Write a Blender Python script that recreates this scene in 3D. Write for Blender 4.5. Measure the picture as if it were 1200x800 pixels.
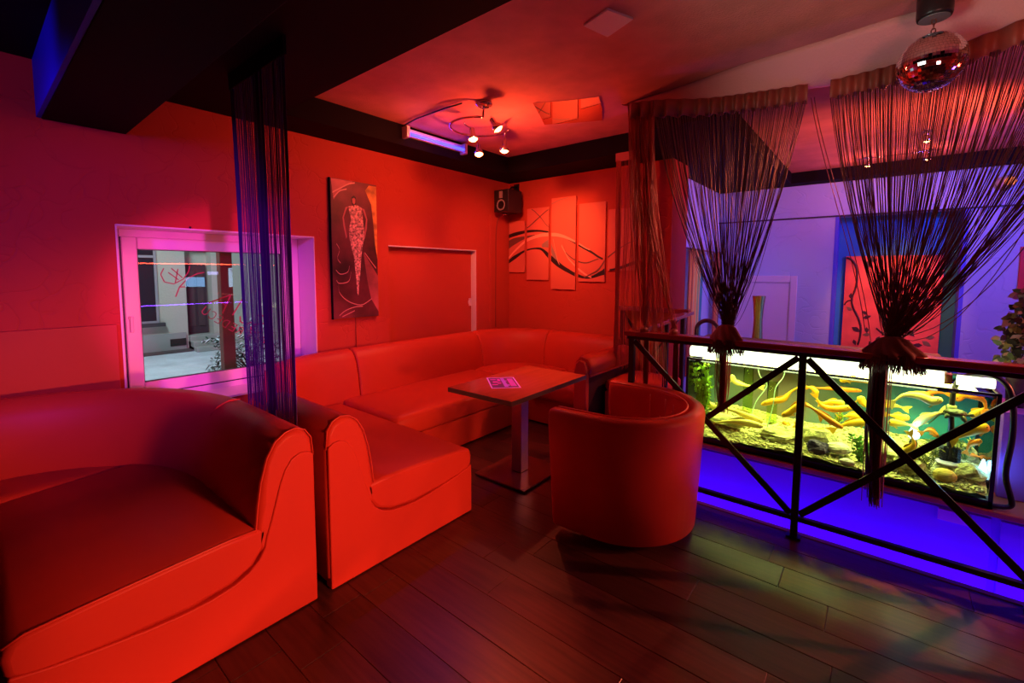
import bpy, math, random
from mathutils import Vector, Matrix
random.seed(7)
for o in list(bpy.data.objects): bpy.data.objects.remove(o)
SC = bpy.context.scene
COL = SC.collection
PI = math.pi

# ------------------------------------------------------------------ camera
yaw, pitch, roll = 0.685888732, -0.0766910213, 0.00352795712
fwd = Vector((-math.sin(yaw)*math.cos(pitch), math.cos(yaw)*math.cos(pitch), math.sin(pitch)))
rgt = Vector((math.cos(yaw), math.sin(yaw), 0)); upv = rgt.cross(fwd)
R_ = math.cos(roll)*rgt + math.sin(roll)*upv
U_ = -math.sin(roll)*rgt + math.cos(roll)*upv
cd = bpy.data.cameras.new('camera'); cam = bpy.data.objects.new('camera', cd); COL.objects.link(cam)
m = Matrix.Identity(4)
for i in range(3):
    m[i][0] = R_[i]; m[i][1] = U_[i]; m[i][2] = -fwd[i]
m[2][3] = 1.5
cam.matrix_world = m
cd.sensor_width = 36; cd.lens = 526.67/1200*36; cd.shift_y = (359.31-400)/1200
cd.clip_start = 0.02
SC.camera = cam

# ------------------------------------------------------------------ world, exposure
w = bpy.data.worlds.new('night'); SC.world = w; w.use_nodes = True
w.node_tree.nodes['Background'].inputs[0].default_value = (0.06, 0.09, 0.14, 1)
w.node_tree.nodes['Background'].inputs[1].default_value = 0.35
SC.view_settings.view_transform = 'Standard'; SC.view_settings.look = 'None'
SC.view_settings.exposure = 0.0; SC.view_settings.gamma = 1; SC.view_settings.use_curve_mapping = False
SC.cycles.max_bounces = 8; SC.cycles.transparent_max_bounces = 24
SC.cycles.use_denoising = True
SC.cycles.sample_clamp_indirect = 4.0

def lamp(kind, name, loc, color, power, target=None, size=0.1, spot=None, blend=0.5, size_y=None):
    d = bpy.data.lights.new(name, kind); d.color = color; d.energy = power
    if kind == 'AREA':
        d.size = size
        if size_y: d.shape = 'RECTANGLE'; d.size_y = size_y
    else: d.shadow_soft_size = size
    if spot: d.spot_size = math.radians(spot); d.spot_blend = blend
    o = bpy.data.objects.new(name, d); COL.objects.link(o); o.location = loc
    if target is not None:
        o.rotation_euler = (Vector(target)-Vector(loc)).to_track_quat('-Z', 'Y').to_euler()
    return o
RED = (1, 0.17, 0.085); WARM = (1, 0.20, 0.06)
# lamps of the room outside the frame, plus added fills
lamp('SPOT', 'red_lamp_low', (0.55, 1.05, 0.92), RED, 300, (-1.95, 1.08, 0.32), 0.08, 54, 0.5)
lamp('SPOT', 'red_spot_bar_floor', (3.1, 4.4, 1.80), RED, 950, (0.20, 2.05, 0.0), 0.02, 26, 0.6)
lamp('SPOT', 'red_spot_bar', (3.0, 3.5, 1.80), RED, 1100, (-0.90, 2.75, 0.35), 0.30, 16, 0.8)
lamp('SPOT', 'red_spot_behind', (0.4, -1.7, 2.55), RED, 60, (-3.7, 0.1, 2.1), 0.12, 48, 0.9)
lamp('SPOT', 'ceiling_fill', (-0.9, 1.1, 1.9), (0.95, 1.0, 0.88), 40, (0.1, 3.0, 2.78), 0.35, 62, 1.0)  # added fill hung unseen inside the frame for ceiling and fascia
lamp('SPOT', 'blue_spot_left', (-1.6, -1.2, 2.30), (0.20, 0.03, 1), 170, (-3.7, 1.0, 1.2), 0.1, 52, 0.9)
lamp('SPOT', 'blue_spot_beam', (-2.3, -0.8, 2.15), (0.12, 0.03, 1), 26, (-3.35, 0.3, 2.5), 0.1, 46, 0.9)
lamp('SPOT', 'pink_fill_window', (1.2, 0.4, 1.55), (1, 0.03, 0.55), 620, (-3.95, 1.26, 1.24), 0.06, 18.5, 0.5)  # added narrow fill that turns the window frame magenta
# lower room behind the railing, plus added fills
lamp('SPOT', 'blue_spot_room', (1.6, 5.0, 2.6), (0.07, 0.08, 1), 220, (-0.6, 6.9, 1.3), 0.15, 110, 0.9)
lamp('SPOT', 'blue_fill_side', (0.7, 4.6, 2.5), (0.08, 0.09, 1), 150, (-1.83, 5.9, 1.6), 0.15, 60, 0.9)  # added fill bringing blue to the side wall
lamp('SPOT', 'blue_fill_pillar', (1.8, 2.2, 2.3), (0.22, 0.08, 1), 55, (0.85, 3.4, 0.55), 0.1, 32, 0.8)  # added fill from the near room, violet on the pillar front
lamp('SPOT', 'pink_fill_door', (0.3, 4.6, 2.6), (1, 0.42, 0.50), 34, (-1.15, 6.9, 1.05), 0.12, 34, 0.8)  # added fill narrowed to brighten the door
lamp('SPOT', 'red_spot_painting', (0.305, 6.1, 2.62), (1, 0.26, 0.08), 170, (0.1, 7.1, 1.1), 0.03, 48, 0.8)
lamp('SPOT', 'red_fill_ceiling', (0.9, 4.5, 1.9), RED, 165, (-0.1, 5.2, 2.75), 0.1, 95, 0.9)  # added fill aimed up to redden the far ceiling
lamp('SPOT', 'pink_fill_fascia', (0.9, 0.9, 1.7), (1, 0.30, 0.26), 60, (0.2, 3.15, 2.7), 0.3, 46, 0.9)  # added fill in the near room, aimed at the curved fascia
lamp('SPOT', 'warm_fill_strings', (-0.2, 4.6, 2.5), (1, 0.75, 0.5), 45, (-1.78, 5.75, 1.25), 0.05, 26, 0.8)  # added fill that brightens the striped strings
lamp('SPOT', 'red_spot_room', (0.25, 5.35, 2.55), RED, 200, (0.1, 3.0, 0.5), 0.03, 100, 0.5)
# street lamp outside the window
lamp('AREA', 'street_lamp', (-6.6, 0.6, 4.2), (0.72, 0.9, 1.0), 165, (-8.2, 2.4, 0.4), 0.8)

# ------------------------------------------------------------------ materials
MATS = {}
def mat(name, base, rough=0.5, metal=0.0, emis=None, estr=1.0, spec=0.5, bump=None, var=None, coat=0, sheen=0):
    if name in MATS: return MATS[name]
    mt = bpy.data.materials.new(name); mt.use_nodes = True
    nt = mt.node_tree; b = nt.nodes['Principled BSDF']
    b.inputs['Base Color'].default_value = (*base, 1)
    b.inputs['Roughness'].default_value = rough; b.inputs['Metallic'].default_value = metal
    b.inputs['Specular IOR Level'].default_value = spec
    b.inputs['Coat Weight'].default_value = coat
    b.inputs['Sheen Weight'].default_value = sheen
    if emis:
        b.inputs['Emission Color'].default_value = (*emis, 1); b.inputs['Emission Strength'].default_value = estr
    tc = nt.nodes.new('ShaderNodeTexCoord')
    if var:   # (scale, amount, stretch)
        sc, amt, st = var
        mp = nt.nodes.new('ShaderNodeMapping'); mp.inputs['Scale'].default_value = st
        nz = nt.nodes.new('ShaderNodeTexNoise'); nz.inputs['Scale'].default_value = sc; nz.inputs['Detail'].default_value = 5
        cr = nt.nodes.new('ShaderNodeMapRange'); cr.inputs['From Min'].default_value = 0.3; cr.inputs['From Max'].default_value = 0.7
        cr.inputs['To Min'].default_value = 1-amt; cr.inputs['To Max'].default_value = 1+amt
        mx = nt.nodes.new('ShaderNodeVectorMath'); mx.operation = 'SCALE'; mx.inputs[0].default_value = base
        nt.links.new(tc.outputs['Object'], mp.inputs[0]); nt.links.new(mp.outputs[0], nz.inputs['Vector'])
        nt.links.new(nz.outputs['Fac'], cr.inputs['Value']); nt.links.new(cr.outputs[0], mx.inputs['Scale'])
        nt.links.new(mx.outputs[0], b.inputs['Base Color'])
    if bump:  # (kind, scale, strength, distance)
        kind, sc, st, dist = bump
        bp = nt.nodes.new('ShaderNodeBump'); bp.inputs['Strength'].default_value = st; bp.inputs['Distance'].default_value = dist
        if kind == 'plaster':
            n1 = nt.nodes.new('ShaderNodeTexNoise'); n1.inputs['Scale'].default_value = sc; n1.inputs['Detail'].default_value = 3
            n1.inputs['Distortion'].default_value = 1.2
            v = nt.nodes.new('ShaderNodeTexVoronoi'); v.feature = 'DISTANCE_TO_EDGE'; v.inputs['Scale'].default_value = sc*1.3
            mpn = nt.nodes.new('ShaderNodeVectorMath'); mpn.operation = 'ADD'
            n2 = nt.nodes.new('ShaderNodeTexNoise'); n2.inputs['Scale'].default_value = sc*0.8
            nt.links.new(tc.outputs['Object'], n1.inputs['Vector']); nt.links.new(tc.outputs['Object'], n2.inputs['Vector'])
            nt.links.new(tc.outputs['Object'], mpn.inputs[0]); nt.links.new(n2.outputs['Color'], mpn.inputs[1])
            nt.links.new(mpn.outputs[0], v.inputs['Vector'])
            r = nt.nodes.new('ShaderNodeMapRange'); r.inputs['From Max'].default_value = 0.035
            nt.links.new(v.outputs['Distance'], r.inputs['Value'])
            gt = nt.nodes.new('ShaderNodeMath'); gt.operation = 'GREATER_THAN'; gt.inputs[1].default_value = 0.53
            n3 = nt.nodes.new('ShaderNodeTexNoise'); n3.inputs['Scale'].default_value = sc*0.9
            nt.links.new(tc.outputs['Object'], n3.inputs['Vector']); nt.links.new(n3.outputs['Fac'], gt.inputs[0])
            mx2 = nt.nodes.new('ShaderNodeMath'); mx2.operation = 'MAXIMUM'
            nt.links.new(r.outputs[0], mx2.inputs[0]); nt.links.new(gt.outputs[0], mx2.inputs[1])
            ad = nt.nodes.new('ShaderNodeMath'); ad.operation = 'MULTIPLY_ADD'; ad.inputs[1].default_value = 0.8
            nt.links.new(n1.outputs['Fac'], ad.inputs[0]); nt.links.new(mx2.outputs[0], ad.inputs[2])
            nt.links.new(ad.outputs[0], bp.inputs['Height'])
        else:
            n1 = nt.nodes.new('ShaderNodeTexNoise'); n1.inputs['Scale'].default_value = sc; n1.inputs['Detail'].default_value = 6
            nt.links.new(tc.outputs['Object'], n1.inputs['Vector']); nt.links.new(n1.outputs['Fac'], bp.inputs['Height'])
        nt.links.new(bp.outputs[0], b.inputs['Normal'])
    MATS[name] = mt
    return mt
def pane_mat(name, tint, gloss=1.0, ior=1.45, base_refl=0.0):
    mt = bpy.data.materials.new(name); mt.use_nodes = True; nt = mt.node_tree
    for n in list(nt.nodes): nt.nodes.remove(n)
    o = nt.nodes.new('ShaderNodeOutputMaterial'); mx = nt.nodes.new('ShaderNodeMixShader')
    t = nt.nodes.new('ShaderNodeBsdfTransparent'); t.inputs[0].default_value = (*tint, 1)
    g = nt.nodes.new('ShaderNodeBsdfGlossy'); g.inputs['Roughness'].default_value = 0.0
    g.inputs['Color'].default_value = (gloss, gloss, gloss, 1)
    f = nt.nodes.new('ShaderNodeFresnel'); f.inputs[0].default_value = ior
    nt.links.new(f.outputs[0], mx.inputs[0]); nt.links.new(t.outputs[0], mx.inputs[1]); nt.links.new(g.outputs[0], mx.inputs[2])
    nt.links.new(mx.outputs[0], o.inputs[0]); MATS[name] = mt
    return mt
wall_red = mat('red_plaster', (0.50, 0.062, 0.034), 0.8, spec=0.25, bump=('plaster', 3.2, 0.30, 0.012))
panel_red = mat('red_board', (0.50, 0.062, 0.034), 0.55, spec=0.3, bump=('n', 40, 0.08, 0.01))
wall_pale = mat('pale_plaster', (0.48, 0.62, 0.78), 0.7, bump=('plaster', 3.0, 0.35, 0.012))
black_paint = mat('black_paint', (0.008, 0.005, 0.005), 0.8, spec=0.1)
beam_blue = mat('beam_blue_lit', (0.02, 0.03, 0.80), 0.6, spec=0.2)  # blue light on the beam's near face put into its colour
ceil_m = mat('ceiling_plaster', (0.62, 0.25, 0.19), 0.85, bump=('n', 90, 0.35, 0.01), var=(5, 0.12, (1, 1, 1)))
wood_m = [mat('dark_plank_%s' % k, c, 0.33, var=(6, 0.35, (0.5, 9, 1)), bump=('n', 60, 0.06, 0.004)) for k, c in
          (('umber', (0.043, 0.015, 0.011)), ('brown', (0.053, 0.019, 0.013)), ('mahogany', (0.058, 0.016, 0.012)), ('walnut', (0.034, 0.013, 0.009)))]
leather = mat('red_leather', (0.50, 0.052, 0.026), 0.46, spec=0.22, bump=('n', 220, 0.12, 0.002))
leather_dark = mat('red_leather_piping', (0.55, 0.06, 0.03), 0.4)
pvc = mat('white_plastic', (0.80, 0.74, 0.80), 0.3)
pvc_groove = mat('dark_gasket', (0.02, 0.015, 0.02), 0.5)
black_metal = mat('black_metal', (0.012, 0.012, 0.014), 0.32, metal=0.2)
rail_wood = mat('rail_capping', (0.28, 0.05, 0.055), 0.25)
chrome = mat('chrome', (0.75, 0.72, 0.72), 0.14, metal=1)
black_plastic = mat('black_plastic', (0.015, 0.014, 0.016), 0.35)
white_paint = mat('white_paint', (0.80, 0.72, 0.75), 0.4)
glass_m = pane_mat('window_glass', (0.97, 0.97, 0.97), 1.0, 1.5)
tank_glass = pane_mat('tank_glass', (0.95, 0.99, 0.95), 0.7, 1.3)
mirror_m = mat('mirror', (0.92, 0.9, 0.9), 0.02, metal=1)

# ------------------------------------------------------------------ mesh builder
class MB:
    def __init__(s): s.v = []; s.f = []; s.sm = []
    def add(s, vs, fs, smooth=False):
        n = len(s.v); s.v += [tuple(p) for p in vs]; s.f += [tuple(i+n for i in f) for f in fs]; s.sm += [smooth]*len(fs); return s
    def box(s, a, b, rz=0, c=None, rm=None):
        x0, y0, z0 = a; x1, y1, z1 = b
        vs = [Vector((x, y, z)) for z in (z0, z1) for y in (y0, y1) for x in (x0, x1)]
        if rm is not None:
            cc = Vector(c) if c else Vector(((x0+x1)/2, (y0+y1)/2, (z0+z1)/2)); vs = [rm @ (v-cc)+cc for v in vs]
        elif rz:
            cc = Vector(c) if c else Vector(((x0+x1)/2, (y0+y1)/2, 0)); M_ = Matrix.Rotation(rz, 3, 'Z'); vs = [M_ @ (v-cc)+cc for v in vs]
        return s.add(vs, [(0, 2, 3, 1), (4, 5, 7, 6), (0, 1, 5, 4), (2, 6, 7, 3), (0, 4, 6, 2), (1, 3, 7, 5)])
    def bar(s, p, q, w, h, up=(0, 0, 1)):
        p = Vector(p); q = Vector(q); d = (q-p).normalized(); u = Vector(up)
        if abs(d.dot(u)) > 0.99: u = Vector((0, 1, 0))
        sd = d.cross(u).normalized(); u2 = sd.cross(d).normalized()
        vs = [e+sd*a*w/2+u2*b*h/2 for e in (p, q) for a, b in ((-1, -1), (1, -1), (1, 1), (-1, 1))]
        return s.add(vs, [(3, 2, 1, 0), (4, 5, 6, 7), (0, 1, 5, 4), (1, 2, 6, 5), (2, 3, 7, 6), (3, 0, 4, 7)])
    def tube(s, pts, r, n=8, caps=True, smooth=True):
        pts = [Vector(p) for p in pts]; rs = r if isinstance(r, (list, tuple)) else [r]*len(pts)
        t0 = (pts[1]-pts[0]).normalized(); a = Vector((0, 0, 1)) if abs(t0.z) < 0.9 else Vector((1, 0, 0))
        nx = t0.cross(a).normalized(); vs = []; L = len(pts)
        for i, p in enumerate(pts):
            t = (pts[min(i+1, L-1)]-pts[max(i-1, 0)]).normalized()
            nx = (nx-t*nx.dot(t)).normalized(); ny = t.cross(nx)
            for k in range(n):
                an = 2*PI*k/n; vs.append(p+(nx*math.cos(an)+ny*math.sin(an))*rs[i])
        fs = [(i*n+k, i*n+(k+1) % n, (i+1)*n+(k+1) % n, (i+1)*n+k) for i in range(L-1) for k in range(n)]
        s.add(vs, fs, smooth)
        if caps:
            b = len(s.v)-len(vs); s.f += [tuple(b+k for k in range(n-1, -1, -1)), tuple(b+(L-1)*n+k for k in range(n))]; s.sm += [False, False]
        return s
    def lathe(s, prof, c, n=24, smooth=True, axis=None):
        c = Vector(c); q = Vector((0, 0, 1)).rotation_difference(Vector(axis)) if axis else None
        vs = []
        for r, z in prof:
            for k in range(n):
                a = 2*PI*k/n; v = Vector((r*math.cos(a), r*math.sin(a), z)); vs.append((q @ v if q else v)+c)
        L = len(prof)
        fs = [(i*n+k, i*n+(k+1) % n, (i+1)*n+(k+1) % n, (i+1)*n+k) for i in range(L-1) for k in range(n)]
        s.add(vs, fs, smooth)
        b = len(s.v)-len(vs); s.f += [tuple(b+k for k in range(n-1, -1, -1)), tuple(b+(L-1)*n+k for k in range(n))]; s.sm += [False, False]
        return s
    def ell(s, c, r, n=12, m_=8, rm=None, jit=0):
        c = Vector(c); vs = []
        for j in range(m_+1):
            th = PI*j/m_
            for k in range(n):
                a = 2*PI*k/n; q = 1+random.uniform(-jit, jit)
                v = Vector((r[0]*math.sin(th)*math.cos(a), r[1]*math.sin(th)*math.sin(a), -r[2]*math.cos(th)))*q
                vs.append((rm @ v if rm else v)+c)
        fs = [(j*n+k, j*n+(k+1) % n, (j+1)*n+(k+1) % n, (j+1)*n+k) for j in range(m_) for k in range(n)]
        return s.add(vs, fs, jit == 0)
    def prism(s, poly, axis, a, b):   # polygon (2D) extruded along axis 0/1/2 between a and b
        def P(u, v, t): return ((t, u, v), (u, t, v), (u, v, t))[axis]
        n = len(poly); vs = [P(u, v, a) for u, v in poly]+[P(u, v, b) for u, v in poly]
        fs = [tuple(range(n-1, -1, -1)), tuple(range(n, 2*n))]+[(i, (i+1) % n, n+(i+1) % n, n+i) for i in range(n)]
        return s.add(vs, fs)
    def loft(s, rings, smooth=True, caps=True, closed=True):
        n = len(rings[0]); L = len(rings); vs = [p for r in rings for p in r]; K = n if closed else n-1
        fs = [(i*n+k, i*n+(k+1) % n, (i+1)*n+(k+1) % n, (i+1)*n+k) for i in range(L-1) for k in range(K)]
        s.add(vs, fs, smooth)
        if caps and closed:
            b = len(s.v)-len(vs); s.f += [tuple(b+k for k in range(n-1, -1, -1)), tuple(b+(L-1)*n+k for k in range(n))]; s.sm += [False, False]
        return s
    def ribbon(s, top, bot, fn, th=0.002):  # two polylines of 2D points mapped by fn(u, v, depth)
        n = len(top); vs = [fn(u, v, d) for d in (0, th) for row in (top, bot) for u, v in row]
        fs = []
        for i in range(n-1):
            fs += [(i, i+1, n+i+1, n+i), (2*n+i, 3*n+i, 3*n+i+1, 2*n+i+1), (i, 2*n+i, 2*n+i+1, i+1), (n+i, n+i+1, 3*n+i+1, 3*n+i)]
        fs += [(0, n, 3*n, 2*n), (n-1, 3*n-1, 4*n-1, 2*n-1)]
        return s.add(vs, fs)
    def build(s, name, material, parent=None, bevel=None, segs=2, kind=None, label=None):
        off = Vector(parent['_base']) if parent is not None and '_base' in parent else Vector((0, 0, 0))
        me = bpy.data.meshes.new(name); me.from_pydata([Vector(v)-off for v in s.v], [], s.f)
        me.polygons.foreach_set('use_smooth', s.sm); me.update()
        import bmesh
        bm = bmesh.new(); bm.from_mesh(me); bmesh.ops.recalc_face_normals(bm, faces=bm.faces); bm.to_mesh(me); bm.free()
        me.materials.append(material)
        o = bpy.data.objects.new(name, me); COL.objects.link(o)
        if parent is not None:
            o.parent = parent; o['_base'] = tuple(off)
        if bevel:
            md = o.modifiers.new('bevel', 'BEVEL'); md.width = bevel; md.segments = segs; md.limit_method = 'ANGLE'; md.angle_limit = math.radians(40)
            me.polygons.foreach_set('use_smooth', [True]*len(me.polygons))
            md.harden_normals = True
        if kind: o['kind'] = kind
        if label: o['label'] = label
        return o
def tag(o, label, cat, group=None, kind=None):
    o['label'] = label; o['category'] = cat
    if group: o['group'] = group
    if kind: o['kind'] = kind
    return o
def thing(name, label, cat, loc=(0, 0, 0), group=None):
    o = bpy.data.objects.new(name, None); COL.objects.link(o); o.location = loc; o['_base'] = tuple(loc)
    o.empty_display_size = 0.1
    return tag(o, label, cat, group)
def struct(o): o['kind'] = 'structure'; return o
def lerp(a, b, t): return a+(b-a)*t
def smooth_path(pts, n):   # Catmull-Rom through points
    P = [Vector(p) for p in pts]; out = []
    L = len(P)-1
    for i in range(n+1):
        t = i/n*L; k = min(int(t), L-1); u = t-k
        p0, p1, p2, p3 = P[max(k-1, 0)], P[k], P[k+1], P[min(k+2, L)]
        out.append(0.5*((2*p1)+(p2-p0)*u+(2*p0-5*p1+4*p2-p3)*u*u+(3*p1-p0-3*p2+p3)*u**3))
    return out
# ================================================================== SETTING
XA, YB = -3.72, 4.485
ZB, ZC = 2.62, 2.80            # dark border soffit, raised red ceiling
W1 = (0.626, 1.90, 0.56, 1.79); W2 = (2.643, 3.87, 0.62, 1.759)
# --- left wall with window opening and shallow niche
b = MB(); t = 0.32; x0, x1 = XA-t, XA; zt = 2.9
b.box((x0, -2.6, -0.1), (x1, W1[0], zt)); b.box((x0, W1[0], -0.1), (x1, W1[1], W1[2])); b.box((x0, W1[0], W1[3]), (x1, W1[1], zt))
b.box((x0, W1[1], -0.1), (x1, W2[0], zt)); b.box((x0, W2[0], -0.1), (x1, W2[1], W2[2])); b.box((x0, W2[0], W2[3]), (x1, W2[1], zt))
b.box((x0, W2[1], -0.1), (x1, YB+0.45, zt)); b.box((x0, W2[0], W2[2]), (XA-0.075, W2[1], W2[3]))
struct(b.build('wall_left', wall_red))
# low panelled ledge on the left part of the wall
struct(MB().box((XA, -2.6, 0), (XA+0.025, 0.60, 1.165)).build('trim_1', panel_red, bevel=0.004))
# --- wall with the canvases (ends at its free right edge)
struct(MB().box((XA, YB, -0.1), (-1.63, YB+0.45, zt)).build('wall_back', wall_red))
# --- lower room behind the railing
YR, ZL = 6.9, -0.55
b = MB()
b.box((-1.95, YB+0.45, ZL), (-1.83, YR+0.3, 2.9)); struct(b.build('wall_side', wall_pale))
b = MB(); n0, n1, nz = -0.47, 0.705, 2.205
b.box((-1.95, YR, ZL), (n0, YR+0.4, nz)); b.box((n1, YR, ZL), (3.3, YR+0.4, nz)); b.box((n0, YR+0.26, ZL), (n1, YR+0.4, nz))
b.box((-1.95, YR, nz), (3.3, YR+0.4, 2.9))
struct(b.build('wall_far', wall_pale))
struct(MB().box((-1.83, YR-0.012, 2.196), (3.2, YR+0.001, 2.214)).build('trim_2', mat('dark_strip', (0.03, 0.03, 0.06), 0.5)))
# niche linings
b = MB(); b.box((n0, YR-0.004, ZL), (n0+0.035, YR+0.26, nz)); b.box((n1-0.035, YR-0.004, ZL), (n1, YR+0.26, nz))
struct(b.build('trim_3', mat('niche_blue', (0.10, 0.12, 0.75), 0.5)))
struct(MB().box((n0+0.035, YR+0.245, ZL), (n1-0.035, YR+0.262, nz)).build('trim_4', mat('niche_teal', (0.03, 0.26, 0.52), 0.55)))
# --- walls out of frame that close the place
struct(MB().box((3.2, -2.6, ZL), (3.5, YR+0.4, 2.9)).build('wall_right', wall_red))
struct(MB().box((XA-t, -2.9, -0.1), (3.5, -2.6, 2.9)).build('wall_front', wall_red))
struct(MB().box((-1.95, 2.99, ZL-0.1), (3.3, YR+0.4, ZL)).build('floor_lower', mat('dark_tile', (0.05, 0.03, 0.05), 0.4)))
# --- floor: slab with individual planks
fl = struct(MB().box((XA-t, -2.9, -0.2), (3.3, 2.955, -0.016)).box((XA-t, 2.955, -0.2), (-1.45, YB+0.2, -0.016)).build('floor', wood_m[3]))
pw = 0.186; row = 0; y = 2.955-pw; k = 0
rnd = random.Random(3)
def plank(x0, x1, y0, y1):
    global k
    g = 0.0007; dz = rnd.uniform(-0.0006, 0.0006)
    mb = MB(); c = 0.0018
    a = (x0+g, y0+g); q = (x1-g, y1-g)
    vs = [(a[0], a[1], -0.016), (q[0], a[1], -0.016), (q[0], q[1], -0.016), (a[0], q[1], -0.016)]
    vs += [(a[0], a[1], dz-c), (q[0], a[1], dz-c), (q[0], q[1], dz-c), (a[0], q[1], dz-c)]
    vs += [(a[0]+c, a[1]+c, dz), (q[0]-c, a[1]+c, dz), (q[0]-c, q[1]-c, dz), (a[0]+c, q[1]-c, dz)]
    fs = [(8, 9, 10, 11)]+[(i, (i+1) % 4, 4+(i+1) % 4, 4+i) for i in range(4)]+[(4+i, 4+(i+1) % 4, 8+(i+1) % 4, 8+i) for i in range(4)]
    mb.add(vs, fs); k += 1
    mb.build('plank', wood_m[rnd.choice((0, 1, 1, 2, 3))], fl)
while y > -2.7:
    x = XA - rnd.uniform(0.1, 1.2)
    while x < 3.18:
        L = rnd.choice((1.29, 1.29, 0.95)); plank(max(x, XA+0.001), min(x+L, 3.19), max(y, -2.6), y+pw); x += L
    y -= pw
y = 2.955
while y < 4.47:      # strip between the railing end and the corner of the room
    plank(XA+0.001, -2.55, y, min(y+pw, 4.48)); plank(-2.55, -1.45, y, min(y+pw, 4.48)); y += pw
struct(MB().box((-1.45, 2.957, -0.06), (3.19, 2.995, 0.004)).build('trim_5', mat('floor_nosing', (0.16, 0.06, 0.03), 0.35), bevel=0.003))
struct(MB().box((-1.49, 2.995, -0.5), (-1.45, YB-0.01, 0.004)).build('trim_6', mat('floor_nosing', (0.1, 0.05, 0.03), 0.35)))
# --- ceiling: raised plaster field, dark border soffits, beam
struct(MB().box((XA-t, -2.9, ZC), (3.5, YR+0.4, ZC+0.1)).build('ceiling', ceil_m))
struct(MB().box((XA, 1.505, ZB), (-3.345, YB-0.001, ZC-0.001)).build('ceiling_border_left', black_paint))
struct(MB().box((-3.345, 4.005, ZB), (-1.631, YB-0.001, ZC-0.001)).build('ceiling_border_back', black_paint))
struct(MB().box((XA, 0.705, ZB), (3.19, 1.505, ZC-0.001)).build('ceiling_border_near', black_paint))
struct(MB().box((XA, -2.6, 2.672), (3.19, 0.315, ZC-0.001)).build('ceiling_border_front', black_paint))
bm_ = struct(MB().box((XA, 0.335, 2.355), (3.19, 0.705, ZC-0.001)).build('beam', black_paint, bevel=0.004))
MB().box((XA, 0.315, 2.36), (3.19, 0.334, ZC-0.002)).build('beam_face', beam_blue, bm_)
# far room border
zc2 = 2.75
struct(MB().box((-1.629, 3.50, ZB), (-0.93, YR-0.001, ZC-0.001)).box((-1.83, YB+0.451, ZB), (-1.63, YR-0.001, ZC-0.001)).build('ceiling_border_side', black_paint))
struct(MB().box((-0.93, 6.66, ZB), (3.19, YR-0.001, ZC-0.001)).build('ceiling_border_far', black_paint))
struct(MB().box((-0.93, 3.55, zc2), (3.19, 6.66, ZC-0.001)).build('ceiling_far', ceil_m))
# --- curved fascia carrying the string curtains
arc_pts = [(-1.40, 2.85), (-1.346, 2.895), (-1.125, 2.996), (-0.926, 3.137), (-0.601, 3.238), (-0.383, 3.282), (-0.293, 3.307), (0.04, 3.268), (0.313, 3.148), (0.435, 3.058), (0.62, 2.91), (0.85, 2.70)]
arc = smooth_path([(x, y, 0) for x, y in arc_pts], 60)
c1 = [(-1.62, 3.33), (-1.507, 3.315), (-1.135, 3.254), (-0.736, 3.162), (-0.336, 3.125), (-0.075, 3.085), (0.119, 3.074), (0.235, 3.052), (0.5, 2.98), (0.85, 2.88)]
cc = smooth_path([(x, y, 0) for x, y in c1], 60)
fas_m = mat('fascia_plaster', (0.72, 0.36, 0.32), 0.85, bump=('n', 90, 0.35, 0.01))
rings = []
for a, c in zip(arc, cc):
    n = 6; rr = []
    for i in range(n+1):
        t = i/n; rr.append((lerp(a.x, c.x, t), lerp(a.y, c.y, t), lerp(ZB, ZC-0.002, t**1.1)))
    rr.append((a.x, max(a.y, c.y)+0.28, ZC-0.002)); rr.append((a.x, a.y+0.06, ZB))
    rings.append(rr)
struct(MB().loft(rings).build('ceiling_fascia', fas_m))
# --- window 1 (deep reveal, white plastic casement)
wx = XA-0.28
win = thing('window_1', '', '', (wx, 1.2, 0.56)); del win['label']; del win['category']; struct(win)
def frame(mb, x0, x1, y0, y1, z0, z1, wd):
    mb.box((x0, y0, z0), (x1, y0+wd, z1)); mb.box((x0, y1-wd, z0), (x1, y1, z1)); mb.box((x0, y0+wd, z0), (x1, y1-wd, z0+wd)); mb.box((x0, y0+wd, z1-wd), (x1, y1-wd, z1)); return mb
frame(MB(), wx-0.06, wx, 0.630, 1.896, 0.565, 1.786, 0.056).build('outer_frame', pvc, win, bevel=0.006)
frame(MB(), wx-0.05, wx+0.012, 0.694, 1.833, 0.628, 1.735, 0.085).build('sash', pvc, win, bevel=0.010)
frame(MB(), wx-0.052, wx-0.002, 0.684, 1.843, 0.618, 1.745, 0.012).build('gasket', pvc_groove, win)
frame(MB(), wx-0.03, wx-0.006, 0.777, 1.750, 0.711, 1.652, 0.006).build('glazing_bead', pvc_groove, win)
MB().box((wx-0.022, 0.78, 0.714), (wx-0.016, 1.747, 1.649)).build('pane', glass_m, win)
h = MB(); h.lathe([(0.0, 0), (0.017, 0), (0.017, 0.012), (0.0, 0.012)], (wx+0.012, 0.722, 1.175), 14, axis=(1, 0, 0))
h.box((wx+0.024, 0.712, 1.075), (wx+0.040, 0.732, 1.185)); h.build('handle', white_paint, win, bevel=0.004, label='white lever handle')
MB().box((wx, 0.632, 0.560), (XA+0.012, 1.894, 0.578)).build('sill', pvc, win, bevel=0.004)
MB().lathe([(0.0, 0), (0.007, 0.004), (0.008, 0.010), (0, 0.016)], (XA, 1.02, 1.80), 10, axis=(1, 0, 0)).build('hook', black_metal, win)
b = MB(); b.box((wx, 1.895, 0.56), (XA+0.002, 1.903, 1.79)); b.box((wx, 0.623, 0.56), (XA+0.002, 0.631, 1.79)); b.box((wx, 0.626, 1.783), (XA+0.002, 1.90, 1.793))
b.build('reveal_lining', white_paint, win)
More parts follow.
